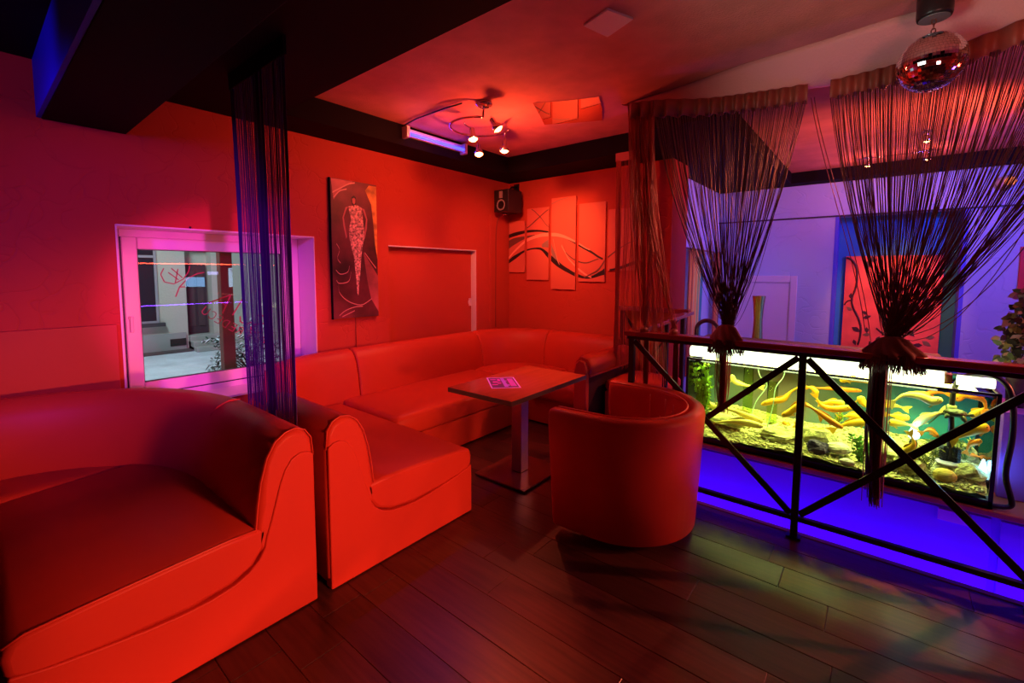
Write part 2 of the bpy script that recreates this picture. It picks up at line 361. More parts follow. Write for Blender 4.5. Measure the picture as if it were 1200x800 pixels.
# lettering stuck on the outside of the pane, read here from behind
let_m = mat('lettering_red', (0.50, 0.035, 0.13), 0.5)
lt = thing('window_lettering', 'pink red lettering seen from behind on the left window pane', 'lettering', (wx-0.024, 1.2, 1.2))
gx = wx-0.0245
def letter(strokes, y, z, s, rot, th):
    mb = MB(); c, sn = math.cos(rot), math.sin(rot)
    for st in strokes:
        pts = [(gx, y+(px*c-pz*sn)*s, z+(px*sn+pz*c)*s) for px, pz in st]
        for a, q in zip(pts[:-1], pts[1:]): mb.bar(a, q, th, 0.0012, (1, 0, 0))
    mb.build('letter', let_m, lt)
A_ = [[(-.45, -.5), (0.05, .5), (.4, -.5)], [(-.25, -.08), (.25, -.08)]]
I_ = [[(0, -.5), (0, .5)]]
S_ = [[(.35, .35), (.1, .5), (-.25, .4), (-.3, .15), (.25, -.15), (.3, -.4), (0, -.5), (-.35, -.4)]]
Sm = [[(-x, z) for x, z in S_[0]]]
J_ = [[(-.3, -.2), (-.2, -.45), (.1, -.5), (.35, -.3)]]
U_s = [[(-.3, .5), (-.3, -.3), (-.1, -.5), (.15, -.5), (.3, -.3), (.3, .5)]]
C_m = [[(-.3, .35), (-.1, .5), (.2, .45), (.35, .2), (.35, -.2), (.2, -.45), (-.1, -.5), (-.3, -.35)]]
E_m = [[(-.3, .5), (.3, .5), (.3, -.5), (-.3, -.5)], [(.3, 0), (-.2, 0)]]
D_m = [[(.3, .5), (.3, -.5), (-.1, -.45), (-.35, -.15), (-.35, .15), (-.1, .45), (.3, .5)]]
R_m = [[(.3, -.5), (.3, .5), (-.15, .5), (-.3, .3), (-.15, .05), (.3, .05)], [(0, .05), (-.3, -.5)]]
O_s = [[(.3*math.cos(a), .5*math.sin(a)) for a in [i*PI/6 for i in range(13)]]]
letter([[(-.55, .55), (-.75, .1), (-.55, -.45), (0, -.6), (.6, -.25), (.95, .3), (1.05, .75)], [(-.1, .55), (.55, -.15)], [(-.3, .25), (.3, -.3)], [(.3, .5), (.1, -.5)]], 0.985, 1.465, 0.10, 0, 0.007)   # flourish
letter([[(-1.2, -1.0), (-.9, -.2), (-.3, .5), (.4, .9), (.9, 1.0)], [(-.9, -.2), (-.5, -.2)]], 1.10, 1.40, 0.09, 0, 0.008)
letter(A_, 1.30, 1.262, 0.15, -0.75, 0.010)
letter(I_, 1.405, 1.215, 0.16, -0.55, 0.010)
letter(J_, 1.475, 1.145, 0.16, -0.4, 0.010)
letter(Sm, 1.56, 1.06, 0.15, -0.5, 0.010)
for st, y_, z_ in ((U_s, 1.180, 1.195), (C_m, 1.222, 1.157), (E_m, 1.264, 1.122), (D_m, 1.312, 1.085), (E_m, 1.362, 1.050), (R_m, 1.412, 1.018), (O_s, 1.470, 0.985), (C_m, 1.53, 0.955), (A_, 1.59, 0.93)):
    letter(st, y_, z_, 0.060, -0.65, 0.006)
# --- window 2: shallow niche closed with a red board
w2 = thing('window_2', '', '', (XA-0.07, 3.25, 0.62)); del w2['label']; del w2['category']; struct(w2)
MB().box((XA-0.074, W2[0]+0.002, W2[2]), (XA-0.058, W2[1]-0.03, W2[3]-0.016)).build('board', panel_red, w2)
b = MB(); b.box((XA-0.074, W2[0], W2[3]-0.012), (XA+0.003, W2[1], W2[3]-0.001)); b.box((XA-0.074, W2[1]-0.012, W2[2]), (XA+0.003, W2[1]-0.001, W2[3]-0.012))
b.build('reveal_lining', pvc, w2)
MB().box((XA-0.058, 3.80, 1.10), (XA-0.030, 3.825, 1.19)).box((XA-0.058, 3.79, 1.125), (XA-0.045, 3.835, 1.165)).build('handle', white_paint, w2, bevel=0.004)

# ================================================================== OUTSIDE THE WINDOW
snow = mat('snow', (0.62, 0.70, 0.75), 0.8, bump=('n', 8, 0.8, 0.05), var=(3, 0.15, (1, 1, 1)))
struct(MB().box((-14, -8, -0.1), (XA-t-0.02, 14, 0.10)).build('ground', snow))
fx = -9.5; hs = thing('house', 'pale rendered house across the snowy yard outside the window', 'building', (fx-1, 2.6, 0.1))
ren = mat('house_render', (0.55, 0.55, 0.48), 0.9, bump=('n', 30, 0.3, 0.02))
MB().box((fx-3, -5, 0.1), (fx, 2.50, 4.0)).box((fx-3, 2.50, 2.0), (fx, 2.90, 4.0)).box((fx-3, 2.90, 0.1), (fx, 12, 4.0)).box((fx-3, 2.5, 0.1), (fx-0.25, 2.9, 2.0)).build('facade', ren, hs)
MB().box((fx, -5, 0.1), (fx+0.04, 2.46, 0.42)).build('plinth', mat('house_plinth', (0.36, 0.37, 0.36), 0.9), hs)
wd = frame(MB(), fx-0.02, fx+0.03, 1.62, 2.09, 0.62, 2.08, 0.035); wd.box((fx-0.02, 1.65, 1.72), (fx+0.03, 2.06, 1.76)); wd = wd.build('window', mat('house_frame', (0.35, 0.35, 0.4), 0.6), hs)
MB().box((fx, 1.655, 0.655), (fx+0.012, 2.055, 2.045)).build('pane', mat('dark_pane', (0.02, 0.025, 0.04), 0.1), wd)
MB().box((fx, 1.55, 0.56), (fx+0.10, 2.16, 0.62)).build('window_sill', mat('house_sill', (0.05, 0.05, 0.06), 0.7), hs)
dr = MB().box((fx-0.24, 2.53, 0.36), (fx-0.20, 2.87, 1.62)).build('door', mat('house_door', (0.06, 0.03, 0.05), 0.6), hs)
MB().box((fx-0.2, 2.58, 0.5), (fx-0.185, 2.68, 1.5)).box((fx-0.2, 2.72, 0.5), (fx-0.185, 2.82, 1.5)).build('door_panel', mat('house_door_panel', (0.09, 0.045, 0.06), 0.6), dr)
for i in range(3): MB().box((fx-0.25, 2.5-0.0*i, 0.1), (fx+0.12+0.16*(2-i), 2.98, 0.18+0.085*i)).build('step', mat('stone_step', (0.40, 0.40, 0.38), 0.9), hs, bevel=0.01)
MB().box((fx+0.04, 2.22, 0.20), (fx+0.05, 2.45, 0.32)).build('cellar_vent', mat('vent_dark', (0.02, 0.02, 0.02), 0.8), hs)
MB().box((fx+0.04, -5, 0.1), (fx+0.25, 2.5, 0.13)).build('kerb', mat('kerb_dark', (0.10, 0.08, 0.08), 0.9), hs)
pst = MB().box((-6.05, 1.90, 0.10), (-5.93, 2.03, 3.0)).build('porch_post', mat('brown_post', (0.16, 0.05, 0.035), 0.7), bevel=0.01)
tag(pst, 'brown wooden post standing in the snow outside the window', 'post')
bush = thing('shrub', 'snow covered shrub outside the window behind the string curtain', 'shrub', (-6.6, 2.5, 0.1))
st_ = MB(); lf = MB(); sw = MB(); rb = random.Random(5)
for i in range(90):
    a = rb.uniform(0, 2*PI); r = rb.uniform(0.05, 0.55); z = rb.uniform(0.15, 0.85-0.5*r)
    p = Vector((-6.6+r*math.cos(a), 2.45+r*1.1*math.sin(a), z))
    if i < 24: st_.tube([(-6.6, 2.45, 0.1), (lerp(-6.6, p.x, .6), lerp(2.45, p.y, .6), z*0.6+.1), p], 0.008, 4)
    for j in range(9):
        d = Vector((rb.uniform(-1, 1), rb.uniform(-1, 1), rb.uniform(-.5, .5))).normalized()*rb.uniform(.05, .12)
        n = d.cross(Vector((0, 0, 1))).normalized()*0.016
        q = p+Vector((rb.uniform(-.08, .08), rb.uniform(-.08, .08), rb.uniform(-.05, .05)))
        lf.add([q, q+d*.5+n, q+d, q+d*.5-n], [(0, 1, 2, 3)])
        if j < 4: sw.add([q+Vector((0, 0, .012)), q+d*.5+n+Vector((0, 0, .02)), q+d+Vector((0, 0, .01)), q+d*.5-n+Vector((0, 0, .02))], [(0, 1, 2, 3)])
st_.build('stem', mat('twig', (0.05, 0.035, 0.025), 0.8), bush)
lf.build('foliage', mat('shrub_leaf', (0.03, 0.07, 0.05), 0.6), bush, kind='stuff')
sw.build('snow_cover', snow, bush, kind='stuff')
# bar wall out of frame: strip lights whose reflections show in the window
def glow_strip(name, label, col, st, a, bb, housing=True):
    o = thing(name, label, 'strip light', (a[0], a[1], a[2]))
    MB().box(a, bb).build('tube', mat(name+'_glow', (0.1, 0.1, 0.1), 0.5, emis=col, estr=st), o)
    MB().box((bb[0], a[1]-0.03, a[2]-0.02), (3.199, bb[1]+0.03, bb[2]+0.02)).build('housing', black_plastic, o)
    return o
glow_strip('red_strip_light', 'thin red strip light along the right side wall', (1, 0.07, 0.03), 45, (3.165, 1.6, 1.64), (3.18, 5.2, 1.658))
glow_strip('blue_strip_light', 'thin blue strip light low on the right side wall', (0.22, 0.05, 1), 32, (3.165, 2.2, 0.80), (3.18, 5.2, 0.815))
for i, (y_, z_, ww, hh, c_, lab) in enumerate(((2.95, 1.17, .34, .2, (0.25, 0.55, 1), 'wide pale blue screen on the right side wall'), (3.35, 1.42, .2, .07, (0.5, 0.45, 1), 'narrow violet lit display above the blue screen'), (3.75, 1.15, .08, .42, (0.45, 0.75, 1), 'tall white blue lit bottle display on the right side wall'))):
    s_ = thing('lit_display', lab, 'display', (3.18, y_, z_))
    MB().box((3.172, y_, z_), (3.18, y_+ww, z_+hh)).build('screen', mat('screen_%d' % i, (0.05, 0.05, 0.05), 0.3, emis=c_, estr=7), s_)
    frame(MB(), 3.168, 3.199, y_-0.02, y_+ww+0.02, z_-0.02, z_+hh+0.02, 0.02).build('bezel', black_plastic, s_)
# ================================================================== SOFAS
BACK = [(0.0, 0.05), (0.0, 0.70), (0.008, 0.765), (0.035, 0.805), (0.075, 0.823), (0.118, 0.815), (0.160, 0.785), (0.195, 0.725), (0.222, 0.63), (0.238, 0.53), (0.248, 0.44), (0.25, 0.36), (0.22, 0.29), (0.14, 0.22), (0.08, 0.05)]
def sweep(mb, path, prof, side, r=0.018):
    """path of 2D points, profile (d, z) with d measured inwards; ends rounded"""
    P = [Vector((x, y)) for x, y in path]; L = len(P)
    cx = sum(d for d, z in prof)/len(prof); cz = sum(z for d, z in prof)/len(prof)
    def ring(p, t, ins):
        nrm = Vector((t.y, -t.x))*side; out = []
        for d, z in prof:
            dd, zz = d-cx, z-cz; q = math.hypot(dd, zz); f = max(0.0, (q-ins)/q)
            out.append((p.x+nrm.x*(cx+dd*f), p.y+nrm.y*(cx+dd*f), cz+zz*f))
        return out
    T = [(P[min(i+1, L-1)]-P[max(i-1, 0)]).normalized() for i in range(L)]
    rings = [ring(P[0], T[0], r), ring(P[0]+T[0]*r*0.3, T[0], r*0.29)]
    rings.append(ring(P[0]+T[0]*r, T[0], 0))
    for i in range(1, L-1): rings.append(ring(P[i], T[i], 0))
    rings.append(ring(P[-1]-T[-1]*r, T[-1], 0)); rings.append(ring(P[-1]-T[-1]*r*0.3, T[-1], r*0.29)); rings.append(ring(P[-1], T[-1], r))
    return mb.loft(rings)
def arcp(c, r, a0, a1, n, e=2.0):
    out = []
    for i in range(n+1):
        a = math.radians(lerp(a0, a1, i/n)); ca, sa = math.cos(a), math.sin(a)
        out.append((c[0]+r*math.copysign(abs(ca)**(2/e), ca), c[1]+r*math.copysign(abs(sa)**(2/e), sa)))
    return out
def cushion(mb, x0, x1, y0, y1, z0, z1, crown=0.02, r=0.045, nx=14, ny=14):
    """soft rounded slab with crowned top"""
    def sq(t, n): return t
    def val(u, v):
        return crown*(1-abs(2*u-1)**2.5)*(1-abs(2*v-1)**2.5)
    def prof(k):   # inset, z over the side
        return [(0.012, z0), (0.0, z0+0.03), (0.0, z1-r), (r*0.29, z1-r*0.29), (r, z1)][k]
    rings = []
    def rect(ins, z, top=False):
        pts = []; X0, X1, Y0, Y1 = x0+ins, x1-ins, y0+ins, y1-ins; c = 0.03; n = 10
        for i in range(n): pts.append((lerp(X0+c, X1-c, i/(n-1)), Y0))
        for i in range(n): pts.append((X1, lerp(Y0+c, Y1-c, i/(n-1))))
        for i in range(n): pts.append((lerp(X1-c, X0+c, i/(n-1)), Y1))
        for i in range(n): pts.append((X0, lerp(Y1-c, Y0+c, i/(n-1))))
        return [(x, y, z+(val((x-x0)/(x1-x0), (y-y0)/(y1-y0)) if top else 0)) for x, y in pts]
    for k in range(5):
        i, z = prof(k); rings.append(rect(i, z, k == 4))
    cx, cy = (x0+x1)/2, (y0+y1)/2
    for f in (0.8, 0.55, 0.3, 0.08):
        rr = rect(r, z1); rr = [(cx+(x-cx)*f, cy+(y-cy)*f, z) for x, y, z in rr]
        rings.append([(x, y, z1+val((x-x0)/(x1-x0), (y-y0)/(y1-y0))) for x, y, z in rr])
    return mb.loft(rings)
def end_panel(mb, ysgn, ybase, x0, x1, full=True):
    pl = [(0.004, 0.005), (0.004, 0.690), (0.03, 0.708), (0.065, 0.712), (0.10, 0.695), (0.13, 0.655), (0.152, 0.60), (0.172, 0.53), (0.192, 0.46), (0.212, 0.40), (0.222, 0.355), (0.245, 0.315), (0.285, 0.280), (0.34, 0.256), (0.42, 0.243), (0.50, 0.240), (0.60, 0.246), (0.72, 0.260), (0.85, 0.280), (0.938, 0.302), (0.938, 0.005)]
    return mb.prism([(ybase+ysgn*d, z) for d, z in pl], 0, x0, x1)
def seat_end(mb, path_y, ysgn, x0, x1, front):
    """seat of the end section: profile in y-z with a belly towards the back, swept along x"""
    pr_ = [(0.20, 0.44), (0.215, 0.36), (0.26, 0.295), (0.34, 0.255), (0.48, 0.235), (0.70, 0.245), (front-0.03, 0.272), (front, 0.30), (front+0.006, 0.355), (front-0.008, 0.395), (front-0.04, 0.412), (0.75, 0.425), (0.55, 0.437), (0.35, 0.447)]
    n = len(pr_); cx = sum(p[0] for p in pr_)/n; cz = sum(p[1] for p in pr_)/n
    rings = []
    for x, ins in ((x1, 0.022), (x1-0.007, 0.007), (x1-0.022, 0), (lerp(x0, x1, .5), -0.0), (x0+0.02, 0), (x0, 0.02)):
        rr = []
        for d, z in pr_:
            f = 1-ins/max(0.05, math.hypot(d-cx, (z-cz)*2.5)) if ins else 1
            zz = cz+(z-cz)*(1-ins/0.11 if ins else 1)
            rr.append((x, path_y+ysgn*(cx+(d-cx)*f), zz))
        rings.append(rr)
    return mb.loft(rings)
def piping(par, ysgn, ybase, x):
    out = [(0.0, 0.68)]+[(d, z) for d, z in BACK[2:12]]
    MB().tube([(x, ybase+ysgn*d, z) for d, z in out], 0.003, 6).build('piping', leather_dark, par)

# --- near sofa on the left (its back faces away from the table)
s1 = thing('corner_sofa', 'red leather sofa with curved corner back in the left foreground', 'sofa', (-2.7, 0.2, 0))
Y1 = 0.955
cor = arcp((-2.515, -0.215), 1.17, 90, 180, 26, 2.25)
sweep(MB(), [(-1.928, Y1), (-2.2, Y1), (-2.42, Y1)]+cor, BACK, -1, 0.03).build('backrest', leather, s1)
MB().tube([(-2.60, Y1-.055, .824), (-2.615, Y1-.10, .8235), (-2.63, Y1-.15, .800), (-2.645, Y1-.185, .755)], [.002, .005, .005, .001], 6).build('pleat', leather, s1)
sweep(MB(), [(-3.685, -0.235), (-3.685, -0.8), (-3.685, -1.4)], BACK, -1).build('backrest', leather, s1)
seat_end(MB(), Y1, -1, -3.15, -1.928, 0.945).build('seat', leather, s1)
mb = MB(); cushion(mb, -3.60, -3.13, -0.05, 0.50, 0.25, 0.432, 0.006, 0.03); mb.build('seat', leather, s1)
mb = MB(); cushion(mb, -3.60, -2.72, -1.4, -0.06, 0.25, 0.425, 0.015, 0.04); mb.build('seat', leather, s1)
end_panel(MB(), -1, Y1, -1.975, -1.920).build('end_panel', leather, s1, bevel=0.007)
MB().box((-3.66, 0.03, 0.012), (-1.972, Y1-0.015, 0.25)).box((-3.66, -1.4, 0.012), (-2.75, 0.03, 0.25)).build('base', leather, s1, bevel=0.006)
piping(s1, -1, Y1, -1.934)
MB().tube([(-1.934, Y1-d, z) for d, z in [(0.945, 0.393), (0.9, 0.412), (0.75, 0.422), (0.55, 0.432), (0.35, 0.441), (0.25, 0.438)]], 0.004, 6).build('piping', leather_dark, s1)
for x, y in ((-2.05, 0.12), (-2.05, 0.86), (-3.5, 0.1), (-3.5, -1.3), (-2.8, -1.3)): MB().lathe([(0.025, 0), (0.022, 0.014)], (x, y, 0), 10).build('foot', black_plastic, s1)

# --- sofa around the table
s2 = thing('corner_sofa', 'red leather sofa running around the corner behind the pedestal table', 'sofa', (-3.2, 2.6, 0))
Y2 = 1.015; XB = -3.695; YT = 4.465; R2 = 0.70
sweep(MB(), [(-1.928, Y2), (-2.2, Y2), (-2.62, Y2)], BACK, 1, 0.03).build('backrest', leather, s2)
sweep(MB(), arcp((XB+0.95, Y2+0.95), 0.95, 220, 180, 14)+[(XB, 2.0), (XB, 2.14)], BACK, 1).build('backrest', leather, s2)
sweep(MB(), [(XB, 2.146), (XB, 2.7), (XB, 3.3), (XB, 3.70)], BACK, 1).build('backrest', leather, s2)
sweep(MB(), [(XB, 3.706), (XB, 3.75)]+arcp((XB+R2, YT-R2), R2, 180, 90, 18), BACK, 1).build('backrest', leather, s2)
sweep(MB(), [(-2.985, YT), (-2.6, YT), (-2.10, YT)], BACK, 1).build('backrest', leather, s2)
seat_end(MB(), Y2, 1, -3.42, -1.928, 0.945).build('seat', leather, s2)
for (x0, x1, y0, y1) in ((-3.50, -2.70, 1.968, 3.55), (-3.50, -2.65, 3.556, 4.29), (-2.645, -2.10, 3.53, 4.29)):
    mb = MB(); cushion(mb, x0, x1, y0, y1, 0.255, 0.425, 0.015, 0.04); mb.build('seat', leather, s2)
end_panel(MB(), 1, Y2, -1.975, -1.920).build('end_panel', leather, s2, bevel=0.007)
MB().box((-3.66, Y2+0.015, 0.012), (-1.972, 1.945, 0.25)).box((-3.66, 1.945, 0.012), (-2.72, 3.56, 0.25)).box((-3.66, 3.56, 0.012), (-2.11, 4.44, 0.25)).build('base', leather, s2, bevel=0.006)
piping(s2, 1, Y2, -1.934)
# rolled arm at the far end: flat front, padded roll with puckered leather, side panel with the gap's shade in its colour
am = MB().prism([(-2.115, 0.0), (-2.115, 0.60), (-2.10, 0.68), (-2.06, 0.715), (-2.01, 0.70), (-1.985, 0.64), (-1.985, 0.0)], 1, 3.47, 3.53).build('arm_front', leather, s2, bevel=0.012)
rings = []
for i in range(22):
    y = 3.51+i*0.042; rr = []
    for k in range(20):
        a = 2*PI*k/20; pk = 1+(0.06*math.sin(a*7+1)*max(0, 1-i/3.5))
        f = (0.86 if i == 0 else 0.97 if i == 1 else 1.0)*(0.9 if i == 21 else 1)
        rr.append((-2.045+0.095*math.cos(a)*f*pk, y, 0.645+0.105*math.sin(a)*f*pk))
    rings.append(rr)
MB().loft(rings).build('arm_roll', leather, s2)
MB().box((-2.11, 3.53, 0.012), (-2.0, 4.40, 0.60)).build('arm_side', mat('arm_side_shade', (0.05, 0.008, 0.008), 0.6), s2)
MB().box((-2.0, 3.53, 0.555), (-1.975, 4.40, 0.585)).build('arm_rail', leather_dark, s2, bevel=0.006)
for x, y in ((-2.05, 1.10), (-2.05, 1.88), (-3.5, 1.2), (-3.5, 4.3), (-2.2, 4.3), (-2.8, 3.3)): MB().lathe([(0.025, 0), (0.022, 0.014)], (x, y, 0), 10).build('foot', black_plastic, s2)

# --- cube stool beside the arm
po = thing('cube_stool', 'low red leather cube seat between the rolled sofa arm and the railing', 'stool', (-1.70, 4.03, 0))
MB().box((-1.94, 3.74, 0.02), (-1.44, 4.34, 0.40)).build('body', leather, po, bevel=0.012)
mb = MB(); cushion(mb, -1.945, -1.435, 3.735, 4.345, 0.40, 0.50, 0.008, 0.025); mb.build('seat', leather, po)
for x in (-1.90, -1.48):
    for y in (3.79, 4.29): MB().lathe([(0.02, 0), (0.02, 0.022)], (x, y, 0), 8).build('foot', black_plastic, po)

# ================================================================== TABLE
tb = thing('pedestal_table', 'rectangular pedestal table with red reflecting top in front of the sofa', 'table', (-2.03, 2.57, 0))
tt = mat('table_top', (0.40, 0.085, 0.04), 0.2, var=(4, 0.1, (6, 0.6, 1)))
ta = (-2.303, 2.11); tw, tl = 0.565, 0.935; rz = math.radians(1.0)
MB().box((ta[0], ta[1], 0.669), (ta[0]+tw, ta[1]+tl, 0.700), rz).build('tabletop', tt, tb, bevel=0.002)
e = MB(); cx_, cy_ = ta[0]+tw/2, ta[1]+tl/2
for a, q in (((ta[0]-.002, ta[1]-.002), (ta[0]+tw+.002, ta[1])), ((ta[0]-.002, ta[1]+tl), (ta[0]+tw+.002, ta[1]+tl+.002)), ((ta[0]-.002, ta[1]), (ta[0], ta[1]+tl)), ((ta[0]+tw, ta[1]), (ta[0]+tw+.002, ta[1]+tl))):
    e.box((a[0], a[1], 0.668), (q[0], q[1], 0.6985), rz, (cx_, cy_, 0))
e.build('edge_band', mat('edge_band', (0.10, 0.085, 0.07), 0.4), tb)
MB().box((-2.075, 2.535, 0.02), (-1.985, 2.625, 0.669), rz).build('pedestal', mat('brushed_metal', (0.55, 0.5, 0.55), 0.3, metal=0.9), tb, bevel=0.004)
MB().box((-2.26, 2.33, 0.004), (-1.80, 2.83, 0.018), rz).build('base_plate', mat('base_plate', (0.12, 0.03, 0.025), 0.25, metal=0.3), tb, bevel=0.003)
# flyer lying on the table
fly = thing('flyer', 'white printed flyer glowing violet on the pedestal table', 'flyer', (-2.08, 2.46, 0.7005))
uvw = mat('violet_lit_paper', (0.80, 0.40, 1.0), 0.5); uvd = mat('flyer_ink', (0.10, 0.015, 0.09), 0.5); uvp = mat('flyer_magenta', (0.75, 0.05, 0.55), 0.5); uvv = mat('flyer_violet', (0.45, 0.15, 0.85), 0.5)  # violet glow of the white sheet is put into its base colour
P0 = Vector((-2.034, 2.266, 0.701)); Pu = Vector((0.143, 0.150, 0)); Pv = Vector((-0.240, 0.209, 0))
def fq(mb, u0, u1, v0, v1, dz):
    pts = [P0+Pu*u+Pv*v for u, v in ((u0, v0), (u1, v0), (u1, v1), (u0, v1))]
    vs = [p+Vector((0, 0, z)) for z in (dz-0.0006, dz) for p in pts]
    return mb.add(vs, [(3, 2, 1, 0), (4, 5, 6, 7)]+[(i, (i+1) % 4, 4+(i+1) % 4, 4+i) for i in range(4)])
fq(MB(), 0, 1, 0, 1, 0.0006).build('sheet', uvw, fly)
fq(MB(), 0.05, 0.95, 0.05, 0.95, 0.0012).build('printed_panel', uvd, fly)
mb = MB()
for u0, u1, v0, v1 in ((.08, .28, .28, .36), (.15, .32, .5, .62), (.1, .3, .75, .83), (.3, .42, .4, .5), (.34, .44, .62, .85), (.7, .9, .15, .85)): fq(mb, u0, u1, v0, v1, 0.0017)
mb.build('magenta_print', uvp, fly)
mb = MB()
for u0, u1, v0, v1 in ((.47, .6, .1, .9), (.6, .68, .2, .3), (.6, .66, .6, .68)): fq(mb, u0, u1, v0, v1, 0.0018)
for i in range(9): fq(mb, .72, .88, .17+i*.075, .2+i*.075, 0.0023)
mb.build('violet_print', uvv, fly)

# ================================================================== TUB CHAIR
ch = thing('tub_chair', 'red leather tub chair seen from behind next to the railing', 'chair', (-1.172, 2.517, 0))
cc_ = Vector((-1.172, 2.517)); dv = Vector((math.cos(math.radians(183)), math.sin(math.radians(183)))); nv = Vector((-dv.y, dv.x))
def chair_path(Rr, L_, n=28):
    pts = [cc_-nv*Rr+dv*L_, cc_-nv*Rr+dv*L_*0.5]
    for i in range(n+1):
        a = -PI/2+PI*i/n; pts.append(cc_-dv*Rr*math.cos(a)+nv*Rr*math.sin(a))
    return pts+[cc_+nv*Rr+dv*L_*0.5, cc_+nv*Rr+dv*L_]
R0 = 0.373; Lc = 0.25; TH = 0.085
def shell(R_o, th, z0, z1, taper, L_):
    prof = [(0.012, z0), (0.0, z0+0.02)]+[(0, lerp(z0+0.02, z1-0.035, i/6)) for i in range(1, 7)]+[(0.008, z1-0.012), (0.025, z1), (th-0.025, z1), (th-0.008, z1-0.012), (th, z1-0.035), (th, z0+0.02)]
    base = chair_path(R_o, L_); L = len(base); rings = []
    for i in range(L):
        t = (base[min(i+1, L-1)]-base[max(i-1, 0)]).normalized(); nr = Vector((-t.y, t.x))
        hh = 1
        rr = []
        for d, z in prof:
            q = base[i]; tp = taper*(1-(z-z0)/(z1-z0))
            off = nr*(d*1.0)
            c_ = Vector((q.x, q.y)); c2 = cc_+(c_-cc_)*(1-tp)
            rr.append((c2.x+off.x, c2.y+off.y, z))
        rings.append(rr)
    def inset(rr, ins, sh, t):
        c_ = Vector((0, 0, 0))
        for p in rr: c_ += Vector(p)
        c_ /= len(rr); o = []
        for p in rr:
            v = Vector(p)-c_; q = v.length; v = v*(max(0, q-ins)/q)+c_; o.append((v.x+t.x*sh, v.y+t.y*sh, v.z))
        return o
    t0 = (base[0]-base[1]).normalized(); t1 = (base[-1]-base[-2]).normalized()
    return [inset(rings[0], .03, .02, t0), inset(rings[0], .008, .014, t0)]+rings+[inset(rings[-1], .008, .014, t1), inset(rings[-1], .03, .02, t1)]
rr = shell(R0, TH, 0.035, 0.735, 0.10, Lc)
# path runs with the inside on the left, so offsets point to the inside
MB().loft(rr).build('tub_back', leather, ch)
def chair_line(off, z, L_=Lc):
    return [(p.x, p.y, z) for p in chair_path(R0-off, L_)]
MB().tube(chair_line(0.012, 0.728), 0.005, 6).build('piping', leather_dark, ch)
mb = MB()
for i in range(7):
    a = -PI/2+PI*(i+0.5)/7; p = cc_-dv*(R0-TH-0.002)*math.cos(a)+nv*(R0-TH-0.002)*math.sin(a)
    mb.tube([(p.x, p.y, 0.44), (p.x, p.y, 0.71)], 0.004, 5)
mb.build('seam', leather_dark, ch)
Rs = R0-TH-0.005
mb = MB(); ring = []
pl = chair_path(Rs, Lc+0.01, 20)
for z, f in ((0.28, 0.98), (0.30, 1.0), (0.40, 1.0), (0.425, 0.96), (0.435, 0.85), (0.44, 0.4), (0.44, 0.05)):
    ctr = cc_+dv*0.03; ring.append([(ctr.x+(p.x-ctr.x)*f*(0.93), ctr.y+(p.y-ctr.y)*f*0.93, z) for p in pl])
mb.loft(ring).build('seat', leather, ch)
MB().loft([[(cc_.x+(p.x-cc_.x)*0.80, cc_.y+(p.y-cc_.y)*0.80, z) for p in pl] for z in (0.05, 0.28)]).build('base', leather, ch)
for a, b_ in ((-1, -0.62), (1, -0.62), (-0.62, 0.36), (0.62, 0.36)):
    p = cc_+nv*a*0.27-dv*b_*0.27 if abs(a) < 1 else cc_+nv*a*0.27-dv*b_*0.27
    MB().box((p.x-0.024, p.y-0.024, 0), (p.x+0.024, p.y+0.024, 0.06)).build('foot', black_plastic, ch)

# ================================================================== RAILING
ra = thing('railing', 'black metal railing with crossed braces and dark red capping before the aquarium', 'railing', (-0.31, 2.93, 0))
yr = 2.93; posts = (-1.315, -0.31, 0.605, 1.55)
for x in posts:
    p = MB().box((x-0.018, yr-0.018, 0.0), (x+0.018, yr+0.018, 1.045)).build('post', black_metal, ra, bevel=0.002)
    MB().box((x-0.035, yr-0.035, 0.002), (x+0.035, yr+0.02, 0.012)).build('foot_plate', black_metal, p)
MB().box((-1.355, yr-0.05, 1.066), (1.6, yr+0.05, 1.10)).build('capping', rail_wood, ra, bevel=0.008)
MB().box((-1.34, yr-0.03, 1.044), (1.6, yr+0.03, 1.066)).build('top_rail', black_metal, ra)
for x0, x1 in zip(posts[:-1], posts[1:]):
    MB().box((x0+0.018, yr-0.014, 0.098), (x1-0.018, yr+0.014, 0.124)).build('lower_rail', black_metal, ra)
    for (za, zb, yy) in ((1.03, 0.135, -0.011), (0.135, 1.03, 0.003)):
        a = Vector((x0+0.022, yr+yy, za)); q = Vector((x1-0.022, yr+yy, zb)); d = (q-a).normalized(); sd = Vector((-d.z, 0, d.x))*0.017
        vs = [e+s*sd+Vector((0, t, 0)) for t in (-0.006, 0.006) for e, s in ((a, -1), (q, -1), (q, 1), (a, 1))]
        MB().add(vs, [(0, 1, 2, 3), (7, 6, 5, 4), (0, 4, 5, 1), (1, 5, 6, 2), (2, 6, 7, 3), (3, 7, 4, 0)]).build('brace', black_metal, ra)
r2 = thing('railing', 'short dark red topped railing standing against the wall beside the canvases', 'railing', (-1.9, 4.40, 0))
MB().box((-2.13, 4.36, 1.105), (-1.40, 4.44, 1.15)).build('capping', rail_wood, r2, bevel=0.008)
for x in (-2.09, -1.46): MB().box((x-0.018, 4.382, 0.0), (x+0.018, 4.418, 1.105)).build('post', black_metal, r2)
for p_, q_ in (((-2.08, 4.39, 1.10), (-1.47, 4.39, 0.15)), ((-2.08, 4.41, 0.15), (-1.47, 4.41, 1.10))): MB().bar(p_, q_, 0.012, 0.034, (0, -1, 0)).build('brace', black_metal, r2)
hr = thing('handrail', 'glossy handrail running back from the railing corner to the short railing', 'handrail', (-1.36, 3.6, 0))
